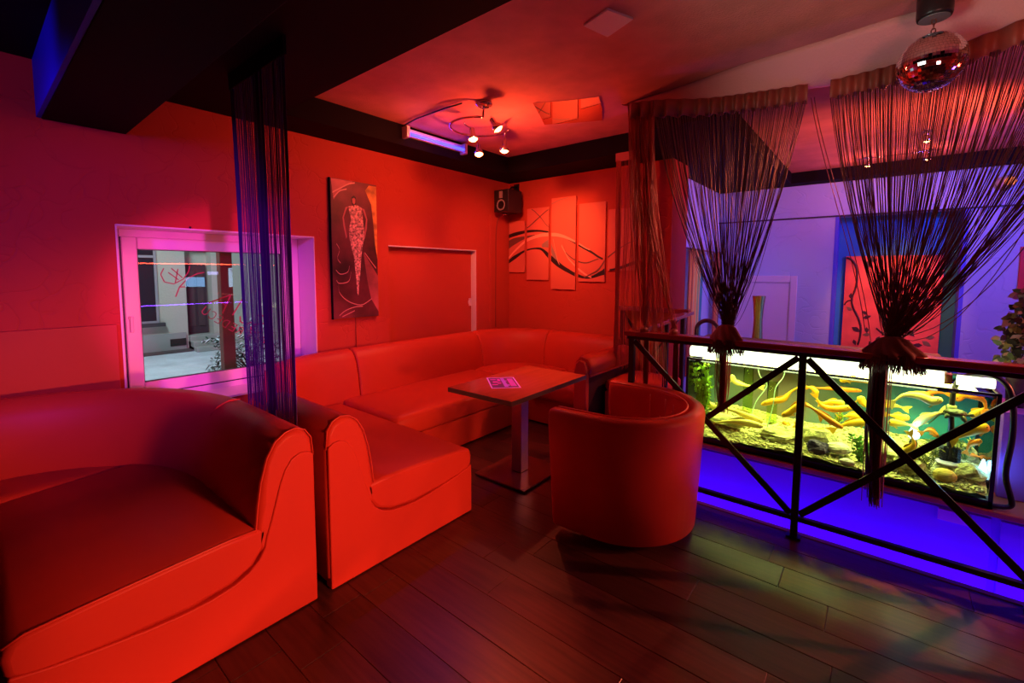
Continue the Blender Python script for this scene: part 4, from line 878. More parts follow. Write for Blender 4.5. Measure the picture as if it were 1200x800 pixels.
def gathered(name, label, x0, x1, knot, n, m_, tail_z, tail_w, skirt, loose=6, rad=0.0019):
    t_ = thing(name, label, 'curtain', (knot[0], knot[1], 1.06), 'string curtains tied to the railing')
    header(t_, x0, x1, 2.515, 2.622, hdr_m)
    K = Vector(knot); mb = MB()
    for i in range(n):
        f = (i+rs.uniform(-.6, .6))/n; f = min(max(f, 0), 1); x = lerp(x0, x1, f); y = arc_at(x)-0.02+rs.uniform(-.012, .012)
        p0 = Vector((x, y, 2.53)); dx = K.x-x; dy_ = K.y-y
        lo = rs.random() < loose/n; sag = rs.uniform(-.10, .06)-(rs.uniform(.10, .35) if lo else 0)-0.10*abs(f-.5)
        p1 = Vector((x+dx*(.20+rs.uniform(-.05, .05)), y+dy_*.2, 2.02+sag*.5)); p2 = Vector((x+dx*(.66+rs.uniform(-.07, .07)), y+dy_*.66, 1.50+sag))
        a = rs.uniform(0, 2*PI); q = K+Vector((rs.uniform(-.035, .035), rs.uniform(-.02, .02), rs.uniform(-.01, .02)))
        mb.tube(bez(p0, p1, p2, q, 13), rad*rs.uniform(.8, 1.25), 3, caps=False)
    mb.build('strings', m_, t_, kind='stuff')
    # tie wrapped round the capping
    n2 = 64; rings = []
    for z, rx, ry in ((1.185, .028, .022), (1.172, .044+skirt*.3, .032), (1.15, .052+skirt*.6, .042), (1.125, .060+skirt, .056), (1.106, .068+skirt*1.2, .066), (1.09, .067+skirt*1.2, .071), (1.075, .060+skirt, .070)):
        rings.append([(K.x+rx*math.cos(2*PI*k/n2)*(1+.13*math.sin(9*2*PI*k/n2+z*60)+.06*math.sin(4*2*PI*k/n2+z*25)), yr+ry*math.sin(2*PI*k/n2)*(1+.10*math.sin(9*2*PI*k/n2+z*60)), z) for k in range(n2)])
    MB().loft(rings).build('tie', mat('tie_cloth', (.15, .02, .015), .6) if skirt < .02 else mat('tie_cloth_dark', (.09, .014, .014), .6), t_)
    mb = MB()
    for i in range(210):
        a = rs.uniform(PI, 2*PI) if i < 170 else rs.uniform(0, PI); c_, s_ = math.cos(a), math.sin(a)
        mb.tube([(K.x+(.066+skirt)*c_, yr+.070*s_, 1.10), (K.x+(.07+skirt)*c_*1.08, yr+.078*s_, 1.06), (K.x+(.075+skirt)*c_*1.12+rs.uniform(-.01, .01), yr+.080*s_, rs.uniform(1.005, 1.04))], .002, 3, caps=False)
    mb.build('fringe', str_red, t_, kind='stuff')
    mb = MB()
    for i in range(80):
        dx = rs.gauss(0, tail_w*.38); dx = max(-tail_w*.8, min(tail_w*.8, dx))-skirt*.9-.015; dz = rs.uniform(0, .10); yy = yr+.045+rs.uniform(-.014, .02)
        xe = K.x+dx*rs.uniform(.5, .85)
        mb.tube([(K.x+dx*.9, yy, 1.07), (K.x+dx+rs.uniform(-.006, .006), yy, lerp(1.07, tail_z, .5)), (xe+rs.uniform(-.008, .008), yy, tail_z+dz)], rad*1.25, 3, caps=False)
    mb.build('tassel', str_red2 if skirt < .02 else str_red, t_, kind='stuff')
    return t_
gathered('string_curtain', 'dark red string curtain gathered to the railing left of the middle post', -1.20, -0.395, (-0.710, 2.955, 1.18), 160, str_red, .62, .055, .012)
gathered('string_curtain', 'wide dark red string curtain tied over the railing beside the mirror ball', -0.285, 0.80, (0.066, 2.955, 1.18), 205, str_red, .27, .060, .035, 14)
# left end: straight hanging strings caught at the railing corner
c3 = thing('string_curtain', 'reddish string curtain falling straight at the left end of the railing', 'curtain', (-1.24, 2.95, 1.06), 'string curtains tied to the railing')
header(c3, -1.36, -1.205, 2.515, 2.622, mat('curtain_header_red_lit', (0.40, 0.08, 0.05), 0.6))  # header copy with the lamp's red light in its colour
mb = MB()
for i in range(120):
    f = rs.random(); x = lerp(-1.355, -1.205, f); y = arc_at(x)-.02+rs.uniform(-.02, .02); p0 = Vector((x, y, 2.53))
    if i < 62:
        xe = lerp(-1.34, -1.10, (f+rs.uniform(-.1, .1))); ye = 3.02+rs.uniform(-.02, .02); ze = rs.uniform(.70, .85)
        mb.tube(bez(p0, Vector((x+.01, y, 2.0)), Vector((lerp(x, xe, .7), 3.0, 1.4)), Vector((xe, ye, ze)), 10), .0017, 3, caps=False); continue
    kx = -1.235 if i < 98 else -1.03; q = Vector((kx+rs.uniform(-.022, .022), 2.955+rs.uniform(-.02, .02), rs.uniform(1.11, 1.16)))
    p1 = Vector((x+rs.uniform(-.01, .01)+.02, y, 2.0)); p2 = Vector((lerp(x, kx, .45 if kx < -1.1 else .5)+.02+rs.uniform(-.025, .025), lerp(y, 2.955, .6), 1.5))
    mb.tube(bez(p0, p1, p2, q, 12), .0019, 3, caps=False)
mb.build('strings', str_red3, c3, kind='stuff')
for kx, zt_ in ((-1.235, .55), (-1.03, .62)):
    MB().ell((kx, yr, 1.11), (.026, .050, .026), 12, 8, jit=.04).build('tie', str_red2, c3)
    mb = MB()
    for i in range(26): 
        dx = rs.uniform(-.016, .016); mb.tube([(kx+dx, yr+.05, 1.09), (kx+dx*1.2, yr+.055, .8), (kx+dx*.8, yr+.052, zt_+rs.uniform(0, .08))], .002, 3, caps=False)
    mb.build('tassel', str_red2, c3, kind='stuff')
# narrow one against the back wall
c4 = thing('string_curtain', 'narrow reddish string curtain hanging before the right end of the canvases', 'curtain', (-1.9, 4.02, .56))
MB().box((-2.0, 3.985, 2.545), (-1.80, 4.0, 2.622)).build('header', mat('curtain_header_red_lit', (0.40, 0.08, 0.05), 0.6), c4)
mb = MB()
for i in range(60):
    x = rs.choice((rs.uniform(-1.995, -1.945), rs.uniform(-1.995, -1.945), rs.uniform(-2.0, -1.8))); y = 3.99+rs.uniform(-.012, .012)
    mb.tube([(x, y, 2.56), (x+rs.uniform(0, .02), y, 1.9), (lerp(x, -1.93, .3), y, 1.25), (lerp(x, -1.93, .2)+rs.uniform(-.01, .01), y, rs.uniform(.56, .66))], .002, 3, caps=False)
mb.build('strings', str_red3, c4, kind='stuff')
# dark violet curtain between the sofas
c5 = thing('string_curtain', 'dark violet string curtain hanging from ceiling between the two sofa backs', 'curtain', (-2.5, 1.0, .80))
MB().box((-2.935, 1.025, 2.53), (-2.245, 1.04, 2.62)).build('header', black_paint, c5)
mb = MB()
def vio(f, r, dense=0):
    x0_ = lerp(-2.93, -2.25, f); x1_ = lerp(-2.735, -2.15, f); mb.tube([(x0_, 1.032, 2.55), (lerp(x0_, x1_, .35)+rs.uniform(-.004, .004), 1.018, 1.95), (lerp(x0_, x1_, .7)+rs.uniform(-.006, .006), 1.0, 1.3), (x1_+rs.uniform(-.006, .006), .987, rs.uniform(.73, .80))], r, 3, caps=False)
for i in range(120): vio(rs.random(), rs.uniform(.0011, .0017))
for i in range(16): vio(rs.uniform(.0, .07), .0015)
for i in range(44): vio(rs.uniform(.50, .62), .0022)
for i in range(14): vio(rs.uniform(.95, 1.0), .0015)
mb.build('strings', str_dark, c5, kind='stuff')
# stray strings between the two gathered curtains
sty = thing('loose_string', 'loose strings hanging in the gap between the two gathered curtains', 'string', (-.3, 3.26, 2.5))
mb = MB()
for x, xe, ze in ((-.375, -.05, 1.3), (-.36, -.02, 1.22)):
    mb.tube(bez(Vector((x, 3.26, 2.54)), Vector((x+.05, 3.24, 2.2)), Vector((xe-.06, 3.1, 1.6)), Vector((xe, 3.0, ze-.1)), 12), .0022, 3)
mb.build('strings', str_red2, sty, kind='stuff')

# ================================================================== MIRROR BALL
bc = Vector((0.131, 2.94, 2.487)); br = 0.128
mbn = thing('mirror_ball', 'mirror ball hanging from a black ceiling motor at top right', 'mirror ball', tuple(bc))
MB().lathe([(.062, 0), (.066, .012), (.066, .108), (.05, .111)], (bc.x, bc.y, 2.687), 28).build('motor', black_plastic, mbn, label='black motor housing')
MB().lathe([(.056, 0), (.056, .003)], (bc.x, bc.y, 2.683), 28).build('motor_plate', mat('grey_plate', (.30, .40, .40), .4, metal=.5), mbn)
mb = MB(); ph = 0
for i in range(3):
    z = 2.676-.0215*i; pts = [(bc.x+(.008*math.cos(a) if i % 2 == 0 else 0), bc.y+(.008*math.cos(a) if i % 2 else 0), z-.004+.013*math.sin(a)) for a in [2*PI*k/12 for k in range(13)]]
    mb.tube(pts, .0026, 5)
mb.build('chain', mat('rusty_chain', (.25, .08, .06), .4, metal=.7), mbn)
MB().ell(tuple(bc), (br-.003,)*3, 40, 26).build('core', mat('grout', (.25, .08, .08), .6), mbn)
mb = MB(); NL = 30; rb = random.Random(9)
for j in range(NL):
    th0 = PI*j/NL+.003; th1 = PI*(j+1)/NL-.003; thm = (th0+th1)/2; nn = max(4, int(2*NL*math.sin(thm)))
    for k in range(nn):
        a0 = 2*PI*k/nn; a1 = 2*PI*(k+1)/nn; am_ = (a0+a1)/2; g = .003/max(.15, math.sin(thm)); a0 += g; a1 -= g
        nrm = Vector((math.sin(thm)*math.cos(am_), math.sin(thm)*math.sin(am_), math.cos(thm)))
        nj = (nrm+Vector((rb.uniform(-1, 1), rb.uniform(-1, 1), rb.uniform(-1, 1)))*.035).normalized()
        cpt = bc+nrm*br; vs = []
        for th, a in ((th0, a0), (th1, a0), (th1, a1), (th0, a1)):
            q = bc+Vector((math.sin(th)*math.cos(a), math.sin(th)*math.sin(a), math.cos(th)))*br; q = q-nj*((q-cpt).dot(nj)); vs.append(q)
        mb.add(vs+[v-nrm*.003 for v in vs], [(0, 1, 2, 3), (0, 4, 5, 1), (1, 5, 6, 2), (2, 6, 7, 3), (3, 7, 4, 0)])
mb.build('mirror_tiles', mat('mirror_tile', (.88, .86, .88), .04, metal=1), mbn, kind='stuff')

# ================================================================== CEILING LAMPS
cl = thing('spiral_spot_lamp', 'spiral ceiling lamp with glowing red spot heads over the table', 'lamp', (-2.60, 2.80, 2.80))
MB().lathe([(.065, 0), (.065, -.018), (.045, -.03), (.0, -.032)], (-2.43, 2.62, 2.799), 24).build('canopy', chrome, cl)
ctr = Vector((-2.62, 2.80)); sp = []
for i in range(49):
    a = math.radians(lerp(-45, -305, i/48)); r = lerp(.235, .225, i/48)+.035*math.sin(PI*i/48); sp.append((ctr.x+r*math.cos(a), ctr.y+r*math.sin(a), 2.70))
tubpath = [(-2.43, 2.62, 2.775), (-2.44, 2.625, 2.74)]+sp
MB().tube(tubpath, .009, 8).build('spiral_tube', chrome, cl)
bulb = mat('bulb_glow', (.5, .3, .2), .4, emis=(1, .22, .05), estr=60)
heads = [((-2.64, 2.62, 2.70), (-2.66, 2.72, 2.675), (.15, -.05, -.60), 0), ((-2.86, 2.99, 2.70), (-2.93, 3.08, 2.665), (.22, -.15, -.75), 0), ((-2.55, 3.01, 2.70), (-2.63, 3.10, 2.66), (.05, -.08, -1), 1), ((-2.43, 2.70, 2.72), (-2.41, 2.68, 2.69), (.3, .2, -.5), 0)]
for a, c_, d, lit in heads:
    d = Vector(d).normalized(); c_ = Vector(c_)
    ar = MB().tube(smooth_path([a, (a[0], a[1], a[2]-.022), c_], 6), .005, 6).build('spot_arm', chrome, cl)
    hd_ = MB().lathe([(.016, 0), (.022, .004), (.022, .05), (.036, .066), (.042, .10), (.039, .101), (.026, .08)], c_, 16, axis=d).build('spot_head', chrome, cl)
    MB().lathe([(.022, .080), (.036, .096), (.020, .110), (.0, .114)], c_, 14, axis=d).build('bulb', bulb, hd_)
# their light
lamp('SPOT', 'spot_canvas', (-2.66, 3.19, 2.62), (1, 0.26, 0.05), 70, (-2.80, 4.46, 1.98), .02, 46, 1.0)
lamp('SPOT', 'spot_left_wall', (-2.96, 3.0, 2.60), RED, 75, (-3.5, 2.7, 0.62), .02, 80, 1.0)
lamp('SPOT', 'spot_upper_wall', (-2.45, 2.62, 2.60), RED, 42, (-3.72, 2.3, 2.0), .02, 130, 1.0)
lamp('SPOT', 'spot_corner', (-2.60, 2.80, 2.58), RED, 120, (-3.2, 4.4, 1.5), .02, 85, 0.9)
lamp('SPOT', 'spot_table', (-2.60, 3.12, 2.55), RED, 130, (-1.92, 2.75, 0.7), .02, 44, 1.0)
lamp('POINT', 'spot_spill', (-2.50, 2.90, 2.42), (1, .11, .04), 25, None, .03)
cb = MB().tube([(-2.55, 2.50, 2.787), (-2.72, 2.49, 2.787), (-3.09, 2.50, 2.785), (-3.30, 2.53, 2.78)], .006, 6).build('cable', black_plastic)
tag(cb, 'dark cable along the ceiling from spiral lamp to blue tube', 'cable')
# blue tube lamp on the border
bt = thing('tube_lamp', 'short blue tube lamp with pale housing on the ceiling border', 'lamp', (-3.34, 2.9, 2.74))
A_t, B_t = Vector((-3.335, 2.545, 2.735)), Vector((-3.335, 3.27, 2.725))
MB().box((-3.344, 2.545, 2.70), (-3.305, 3.27, 2.765)).build('housing', white_paint, bt, bevel=.005)
for y in (2.535, 3.245): MB().box((-3.344, y, 2.675), (-3.265, y+.035, 2.775)).build('end_cap', white_paint, bt, bevel=.006)
MB().tube([(-3.285, 2.57, 2.715), (-3.285, 3.245, 2.715)], .014, 10).build('tube', mat('blue_tube', (.1, .1, .3), .4, emis=(.05, .05, 1), estr=4), bt)
lamp('AREA', 'tube_lamp_glow', (-3.262, 2.907, 2.70), (0.10, 0.03, 1), 1.8, (-2.4, 2.9, 1.9), .65, size_y=.03)
lamp('SPOT', 'flyer_violet_fill', (-3.25, 2.9, 2.69), (0.25, 0.01, 1), 60, (-2.08, 2.46, .70), .1, 16, 0.9)  # added unseen spot, narrowed on the flyer to tint it violet
# mirror and pale tile on the ceiling
q = [(-2.136, 2.855), (-1.90, 2.97), (-1.676, 3.053), (-1.78, 3.30), (-1.908, 3.534), (-2.12, 3.44), (-2.355, 3.318), (-2.24, 3.08)]
tag(MB().prism(q, 2, 2.792, 2.799).build('ceiling_mirror', mirror_m), 'mirror panel stuck on the ceiling reflecting the canvases', 'mirror')
tag(MB().prism([(-1.274, 2.143), (-1.109, 2.09), (-1.046, 2.246), (-1.229, 2.322)], 2, 2.788, 2.799).build('ceiling_tile', mat('beige_tile', (.80, .70, .60), .6)), 'plain beige square plate on the ceiling', 'tile')

# ================================================================== WALL THINGS
PAINT = {
  'dark_top':([(-3.785, 1.961), (-3.608, 1.999), (-3.449, 2.016), (-3.253, 2.014), (-3.085, 1.985), (-2.884, 1.925), (-2.691, 1.83), (-2.507, 1.74), (-2.364, 1.659)],[(-3.785, 1.921), (-3.608, 1.952), (-3.449, 1.981), (-3.253, 1.99), (-3.085, 1.964), (-2.884, 1.908), (-2.691, 1.808), (-2.506, 1.712), (-2.364, 1.637)]),
  'light':([(-3.784, 1.637), (-3.607, 1.781), (-3.426, 1.905), (-3.231, 1.96), (-3.065, 1.97), (-2.904, 1.942), (-2.711, 1.858), (-2.525, 1.76)],[(-3.784, 1.619), (-3.607, 1.752), (-3.426, 1.87), (-3.231, 1.922), (-3.064, 1.927), (-2.903, 1.906), (-2.71, 1.836), (-2.525, 1.747)]),
  'dark_mid':([(-3.785, 1.871), (-3.631, 1.928), (-3.449, 1.946), (-3.295, 1.955)],[(-3.784, 1.762), (-3.63, 1.839), (-3.448, 1.911), (-3.295, 1.941)]),
  'dark_low':([(-3.784, 1.612), (-3.63, 1.704), (-3.425, 1.781), (-3.208, 1.798), (-3.082, 1.727), (-2.959, 1.632), (-2.801, 1.54), (-2.685, 1.485), (-2.537, 1.452), (-2.328, 1.539)],[(-3.784, 1.582), (-3.63, 1.65), (-3.425, 1.76), (-3.208, 1.771), (-3.081, 1.659), (-2.958, 1.566), (-2.8, 1.491), (-2.685, 1.446), (-2.537, 1.43), (-2.326, 1.477)]),
  'grey':([(-3.209, 1.828), (-3.074, 1.887), (-3.022, 1.776), (-2.939, 1.632), (-2.8, 1.532)],[(-3.208, 1.804), (-3.073, 1.786), (-3.02, 1.675), (-2.939, 1.582), (-2.8, 1.516)]),
  'light2':([(-3.023, 1.901), (-2.991, 1.768), (-2.949, 1.634), (-2.929, 1.595)],[(-3.023, 1.885), (-2.991, 1.748), (-2.949, 1.614), (-2.929, 1.585)]),
  'light3':([(-2.924, 1.93), (-2.902, 1.817), (-2.803, 1.666), (-2.649, 1.535), (-2.501, 1.452)],[(-2.923, 1.913), (-2.902, 1.794), (-2.802, 1.643), (-2.649, 1.512), (-2.501, 1.437)]),
  'arc':([(-2.884, 1.89), (-2.852, 1.745), (-2.726, 1.653), (-2.577, 1.614), (-2.417, 1.654)],[(-2.884, 1.884), (-2.852, 1.731), (-2.726, 1.638), (-2.576, 1.6), (-2.416, 1.644)]),
  'right':([(-2.601, 1.452), (-2.502, 1.492), (-2.414, 1.546), (-2.33, 1.658), (-2.149, 1.774), (-1.991, 1.837)],[(-2.601, 1.435), (-2.502, 1.476), (-2.414, 1.518), (-2.33, 1.637), (-2.149, 1.762), (-1.991, 1.83)]),
  'right2':([(-2.501, 1.451), (-2.413, 1.491), (-2.319, 1.562)],[(-2.501, 1.438), (-2.413, 1.478), (-2.319, 1.547)]),
  'wedge':([(-2.302, 1.532), (-2.16, 1.565), (-1.985, 1.624), (-1.939, 1.64)],[(-2.301, 1.522), (-2.16, 1.537), (-1.984, 1.586), (-1.938, 1.599)]),
  'x1':([(-3.341, 2.27), (-3.212, 2.171), (-3.086, 2.043)],[(-3.341, 2.26), (-3.212, 2.158), (-3.086, 2.033)]),
  'x2':([(-3.432, 2.042), (-3.254, 2.149), (-3.088, 2.247)],[(-3.432, 2.031), (-3.254, 2.135), (-3.088, 2.237)]),
  'hl':([(-3.059, 2.305), (-2.929, 2.343), (-2.813, 2.355)],[(-3.058, 2.3), (-2.929, 2.337), (-2.813, 2.35)]),
  'body':[(2.208, 2.078), (2.251, 2.089), (2.272, 2.098), (2.302, 2.095), (2.337, 2.08), (2.344, 2.039), (2.351, 1.976), (2.361, 1.885), (2.363, 1.812), (2.34, 1.727), (2.325, 1.625), (2.314, 1.496), (2.298, 1.385), (2.288, 1.283), (2.276, 1.311), (2.271, 1.422), (2.261, 1.532), (2.252, 1.642), (2.23, 1.713), (2.212, 1.802), (2.21, 1.883), (2.232, 1.965), (2.218, 2.026)],
  'hair':[(2.241, 2.163), (2.266, 2.18), (2.284, 2.164), (2.286, 2.105), (2.272, 2.091), (2.248, 2.096), (2.238, 2.127)],
  'face':[(2.247, 2.149), (2.267, 2.159), (2.279, 2.146), (2.276, 2.113), (2.264, 2.101), (2.25, 2.114)],
  'arm_l':[(2.208, 2.078), (2.187, 2.041), (2.162, 1.976), (2.172, 1.907), (2.189, 1.81), (2.18, 1.792), (2.156, 1.905), (2.15, 1.975), (2.18, 2.067)],
  'arm_r':[(2.332, 2.08), (2.357, 2.05), (2.384, 1.979), (2.369, 1.886), (2.355, 1.811), (2.367, 1.803), (2.391, 1.897), (2.397, 1.98), (2.37, 2.069)],
  'a':[(2.062, 2.182), (2.138, 2.228), (2.217, 2.274), (2.277, 2.292)],
  'b':[(2.07, 2.14), (2.128, 2.2), (2.196, 2.227)],
  'c':[(2.364, 1.673), (2.416, 1.609), (2.479, 1.534)],
  'd':[(2.087, 1.742), (2.114, 1.691), (2.093, 1.619), (2.12, 1.575)],
  'e':[(2.076, 1.513), (2.117, 1.478), (2.186, 1.496), (2.207, 1.55)],
  'f':[(2.078, 1.424), (2.105, 1.397), (2.194, 1.414), (2.22, 1.496)],
  'g':[(2.096, 1.389), (2.103, 1.317), (2.16, 1.252), (2.239, 1.211), (2.331, 1.197), (2.429, 1.249)],
  'h':[(2.097, 1.111), (2.157, 1.152), (2.248, 1.179), (2.331, 1.182)],
  'i':[(2.126, 1.1), (2.206, 1.13), (2.247, 1.146)],
}

# five part canvas
cv = [((-3.782, -3.448), (1.498, 2.138)), ((-3.415, -3.088), (1.406, 2.277)), ((-3.052, -2.716), (1.30, 2.368)), ((-2.676, -2.340), (1.397, 2.27)), ((-2.308, -1.99), (1.521, 2.177))]
can_m = mat('canvas', (.66, .16, .11), .7, spec=.15); pd = mat('paint_black', (.02, .012, .012), .5); pg = mat('paint_umber', (.16, .06, .05), .5); plt = mat('paint_white', (.90, .40, .28), .5); pgr = mat('paint_grey', (.33, .20, .18), .5)
cvl = ['leftmost and shortest canvas of the five part swirl picture', 'second canvas from left of the swirl picture with crossing lines', 'tallest middle canvas of the five part swirl picture', 'fourth canvas of the swirl picture right of the tallest', 'rightmost canvas of the swirl picture half behind red strings']
layers = [('dark_mid', pg), ('grey', pgr), ('dark_low', pd), ('dark_top', pd), ('light', plt), ('light2', plt), ('light3', plt), ('arc', pg), ('right', pg), ('right2', pd), ('wedge', pd), ('x1', pg), ('x2', pg), ('hl', pgr)]
def interp(row, u):
    P = [Vector((a, b_, 0)) for a, b_ in row]
    for i in range(len(P)-1):
        if P[i].x <= u <= P[i+1].x:
            t_ = (u-P[i].x)/(P[i+1].x-P[i].x); p0, p1, p2, p3 = P[max(i-1, 0)].y, P[i].y, P[i+1].y, P[min(i+2, len(P)-1)].y
            return 0.5*(2*p1+(p2-p0)*t_+(2*p0-5*p1+4*p2-p3)*t_*t_+(3*p1-p0-3*p2+p3)*t_**3)
    return None
for ((xa, xb), (za, zb)), lab in zip(cv, cvl):
    xa = max(xa, XA+.015)
    o = thing('canvas', lab, 'picture', ((xa+xb)/2, YB-.02, za), 'five part swirl picture')
    MB().box((xa, YB-.026, za), (xb, YB-.001, zb)).build('canvas_board', can_m, o, bevel=.003)
    for li, (nm, m_) in enumerate(layers):
        top, bot = PAINT[nm]; u0 = max(xa+.002, top[0][0]); u1 = min(xb-.002, top[-1][0])
        if u1-u0 < .03: continue
        n = max(4, int((u1-u0)/.02)); tt_, bb_ = [], []
        for i in range(n+1):
            u = lerp(u0+1e-5, u1-1e-5, i/n); a = interp(top, u); b_ = interp(bot, u)
            if a is None or b_ is None: continue
            a = min(max(a, za+.003), zb-.003); b_ = min(max(b_, za+.003), zb-.003); tt_.append((u, a)); bb_.append((u, b_))
        if len(tt_) < 3: continue
        dd = .0004+li*.0004
        MB().ribbon(tt_, bb_, lambda u, v, d, dd=dd: (u, YB-.026-dd-d, v), .0005).build('brush_stroke', m_, o)
# portrait format painting of a woman
wp = thing('woman_painting', 'tall dark maroon painting of a slender woman in glittering dress', 'picture', (XA+.02, 2.27, 1.08))
MB().box((XA+.001, 2.045, 1.082), (XA+.03, 2.50, 2.305)).build('canvas_board', mat('maroon_canvas', (.13, .018, .028), .5, var=(3, .8, (1, 1, 1))), wp, bevel=.002)
MB().box((XA+.001, 2.038, 1.080), (XA+.028, 2.045, 2.307)).build('canvas_edge', black_paint, wp)
gxp = XA+.03
def flat(name, poly, m_, d):
    MB().prism([(y, z) for y, z in poly], 0, gxp+d-.0008, gxp+d).build(name, m_, wp)
skin = mat('paint_rose', (.50, .14, .14), .6); drs = mat('paint_sequin', (.62, .34, .26), .5, var=(55, .9, (1, 1, 1))); hairm = mat('paint_darkhair', (.02, .008, .01), .6)
gold = mat('paint_gold', (.75, .36, .06), .5, var=(9, .6, (1, 1, 1))); rosel = mat('paint_roseline', (.70, .30, .28), .5)
sheen = mat('paint_pinkhaze', (.42, .10, .11), .5, var=(4, .5, (1, 1, 1)))
flat('haze', [(2.35, 1.68), (2.50, 1.46), (2.50, 1.12), (2.42, 1.25), (2.38, 1.45)], sheen, .0006)
flat('haze', [(2.05, 2.30), (2.26, 2.30), (2.16, 2.24), (2.07, 2.12)], sheen, .0006)
flat('gold_haze', [(2.42, 2.29), (2.498, 2.29), (2.498, 1.62), (2.475, 1.75), (2.46, 1.95), (2.44, 2.12), (2.38, 2.24)], gold, .0007)
for k_ in 'arm_l arm_r'.split(): flat('arm', PAINT[k_], skin, .0012)
flat('dress', PAINT['body'], drs, .0018); flat('hair', PAINT['hair'], hairm, .0016); flat('face', PAINT['face'], skin, .0022)
for k_ in 'abcdefghi':
    pts = [(gxp+.001, y, z) for y, z in PAINT[k_]]
    sp_ = smooth_path(pts, 16); w_ = .006 if k_ in 'abc' else .004
    top = [(p.y, p.z+w_) for p in sp_]; bot = [(p.y, p.z-w_) for p in sp_]
    MB().ribbon(top, bot, lambda u, v, d: (gxp+.0002+d, u, v), .0012).build('brush_stroke', rosel, wp)
cbl = MB().tube([(XA+.006, 2.27, 1.08), (XA+.006, 2.271, .80)], .003, 5).build('cable', mat('red_cable', (.25, .03, .02), .5)); tag(cbl, 'thin cable running down from the woman painting', 'cable')
# loudspeaker with conduit
spk = thing('loudspeaker', 'small black loudspeaker under the ceiling in the room corner', 'speaker', (-3.50, 4.24, 2.22))
MB().box((-3.64, 4.10, 2.215), (-3.42, 4.36, 2.475)).build('cabinet', black_plastic, spk, bevel=.006)
MB().lathe([(.062, 0), (.066, .004), (.062, .008), (.054, .006), (.05, 0)], (-3.53, 4.10, 2.295), 24, axis=(0, -1, 0)).build('woofer_ring', mat('grey_ring', (.30, .28, .28), .4), spk)
MB().lathe([(.046, .001), (.02, -.002), (.0, .006)], (-3.53, 4.097, 2.295), 20, axis=(0, -1, 0)).build('woofer', black_metal, spk)
MB().box((-3.555, 4.093, 2.375), (-3.505, 4.10, 2.455)).build('tweeter', mat('grey_ring', (.3, .28, .28), .4), spk, bevel=.003)
MB().tube([(-3.60, 4.30, 2.475), (-3.60, 4.38, 2.55), (-3.60, 4.484, 2.56)], .012, 6).box((-3.64, 4.476, 2.50), (-3.56, 4.4845, 2.60)).build('bracket', black_metal, spk)
MB().lathe([(.03, 0), (.03, .02)], (-3.60, 4.25, 2.195), 10).build('connector', chrome, spk)
cnd = MB().box((XA, 4.10, .70), (XA+.018, 4.125, 2.20)).build('conduit', panel_red, bevel=.003); tag(cnd, 'red painted cable duct running down the corner below the speaker', 'duct')
cab = MB().tube(smooth_path([(-3.62, 4.30, 2.215), (-3.68, 4.20, 2.10), (-3.69, 4.19, 1.5), (-3.69, 4.185, .82)], 16), .005, 6).build('cable', mat('red_cable', (.25, .03, .02), .5)); tag(cab, 'loose cable hanging beside the duct under the speaker', 'cable')

# ================================================================== LOWER ROOM
dr_ = thing('door_1', '', '', (-1.2, YR, ZL)); del dr_['label']; del dr_['category']; struct(dr_)
b = MB(); b.box((-1.60, YR-.03, ZL), (-1.53, YR-.001, 1.465)); b.box((-.915, YR-.03, ZL), (-.838, YR-.001, 1.465)); b.box((-1.53, YR-.03, 1.375), (-.915, YR-.001, 1.465)); b.build('door_frame', white_paint, dr_, bevel=.006)
MB().box((-1.53, YR-.014, ZL), (-.915, YR-.001, 1.375)).build('leaf', white_paint, dr_)
# painting with vine
vp = thing('vine_painting', 'large glowing red painting of a dark leafy vine behind the curtain', 'picture', (.1, YR+.22, .35))
MB().box((-.352, YR+.20, .35), (.555, YR+.244, 1.715)).build('canvas_board', mat('red_canvas', (.85, .13, .07), .5, var=(3, .25, (1, 1, 1))), vp, bevel=.003)
vm = mat('vine_paint', (.06, .02, .015), .6); gy0 = YR+.20
for row, w_ in (([(-0.345, 1.70), (-0.278, 1.653), (-0.234, 1.54), (-0.231, 1.348), (-0.268, 1.185), (-0.249, 1.072), (-0.192, 0.946), (-0.16, 0.819), (-0.166, 0.689), (-0.181, 0.606)], .014), ([(-0.342, 1.1), (-0.311, 1.151), (-0.254, 1.169)], .01), ([(-0.01, 0.831), (0.067, 0.758), (0.13, 0.701)], .01), ([(.05, .75), (.2, 1.1), (.26, 1.45)], .008)):
    MB().tube([(p.x, gy0-.002, p.y) for p in smooth_path([(a, b_, 0) for a, b_ in row], 24)], w_*.8, 6).build('vine_stem', vm, vp)
rl = random.Random(4); mb = MB(); mg = MB()
for i, (x, z) in enumerate([(-0.282, 1.217), (-0.287, 1.054), (-0.11, 0.96), (-0.21, 0.799), (-0.102, 0.799), (-0.099, 0.743), (0.009, 0.697), (0.006, 0.625), (-0.049, 0.62), (-0.215, 0.635), (-0.077, 1.666), (-0.124, 1.619), (-0.132, 1.014), (.13, 1.2), (.27, 1.36), (.16, 1.5), (.42, 1.2), (0.482, 0.761), (0.449, 0.687), (.30, .80), (.38, .66)]):
    a = rl.uniform(0, 2*PI); L = rl.uniform(.06, .11); d = Vector((math.cos(a), 0, math.sin(a)))*L; n = Vector((-d.z, 0, d.x))*.28; p = Vector((x, gy0-.004, z))
    vs = [p-d*.5, p+n-d*.1, p+d*.2+n*.8, p+d*.6, p+d*.2-n*.8, p-n-d*.1]
    (mg if i in (5, 17, 18, 1) else mb).add(vs+[v+Vector((0, .003, 0)) for v in vs], [(0, 1, 2, 3, 4, 5)]+[(k, (k+1) % 6, 6+(k+1) % 6, 6+k) for k in range(6)])
mb.build('vine_leaf', vm, vp); mg.build('vine_leaf', mat('vine_olive', (.22, .14, .05), .6), vp)
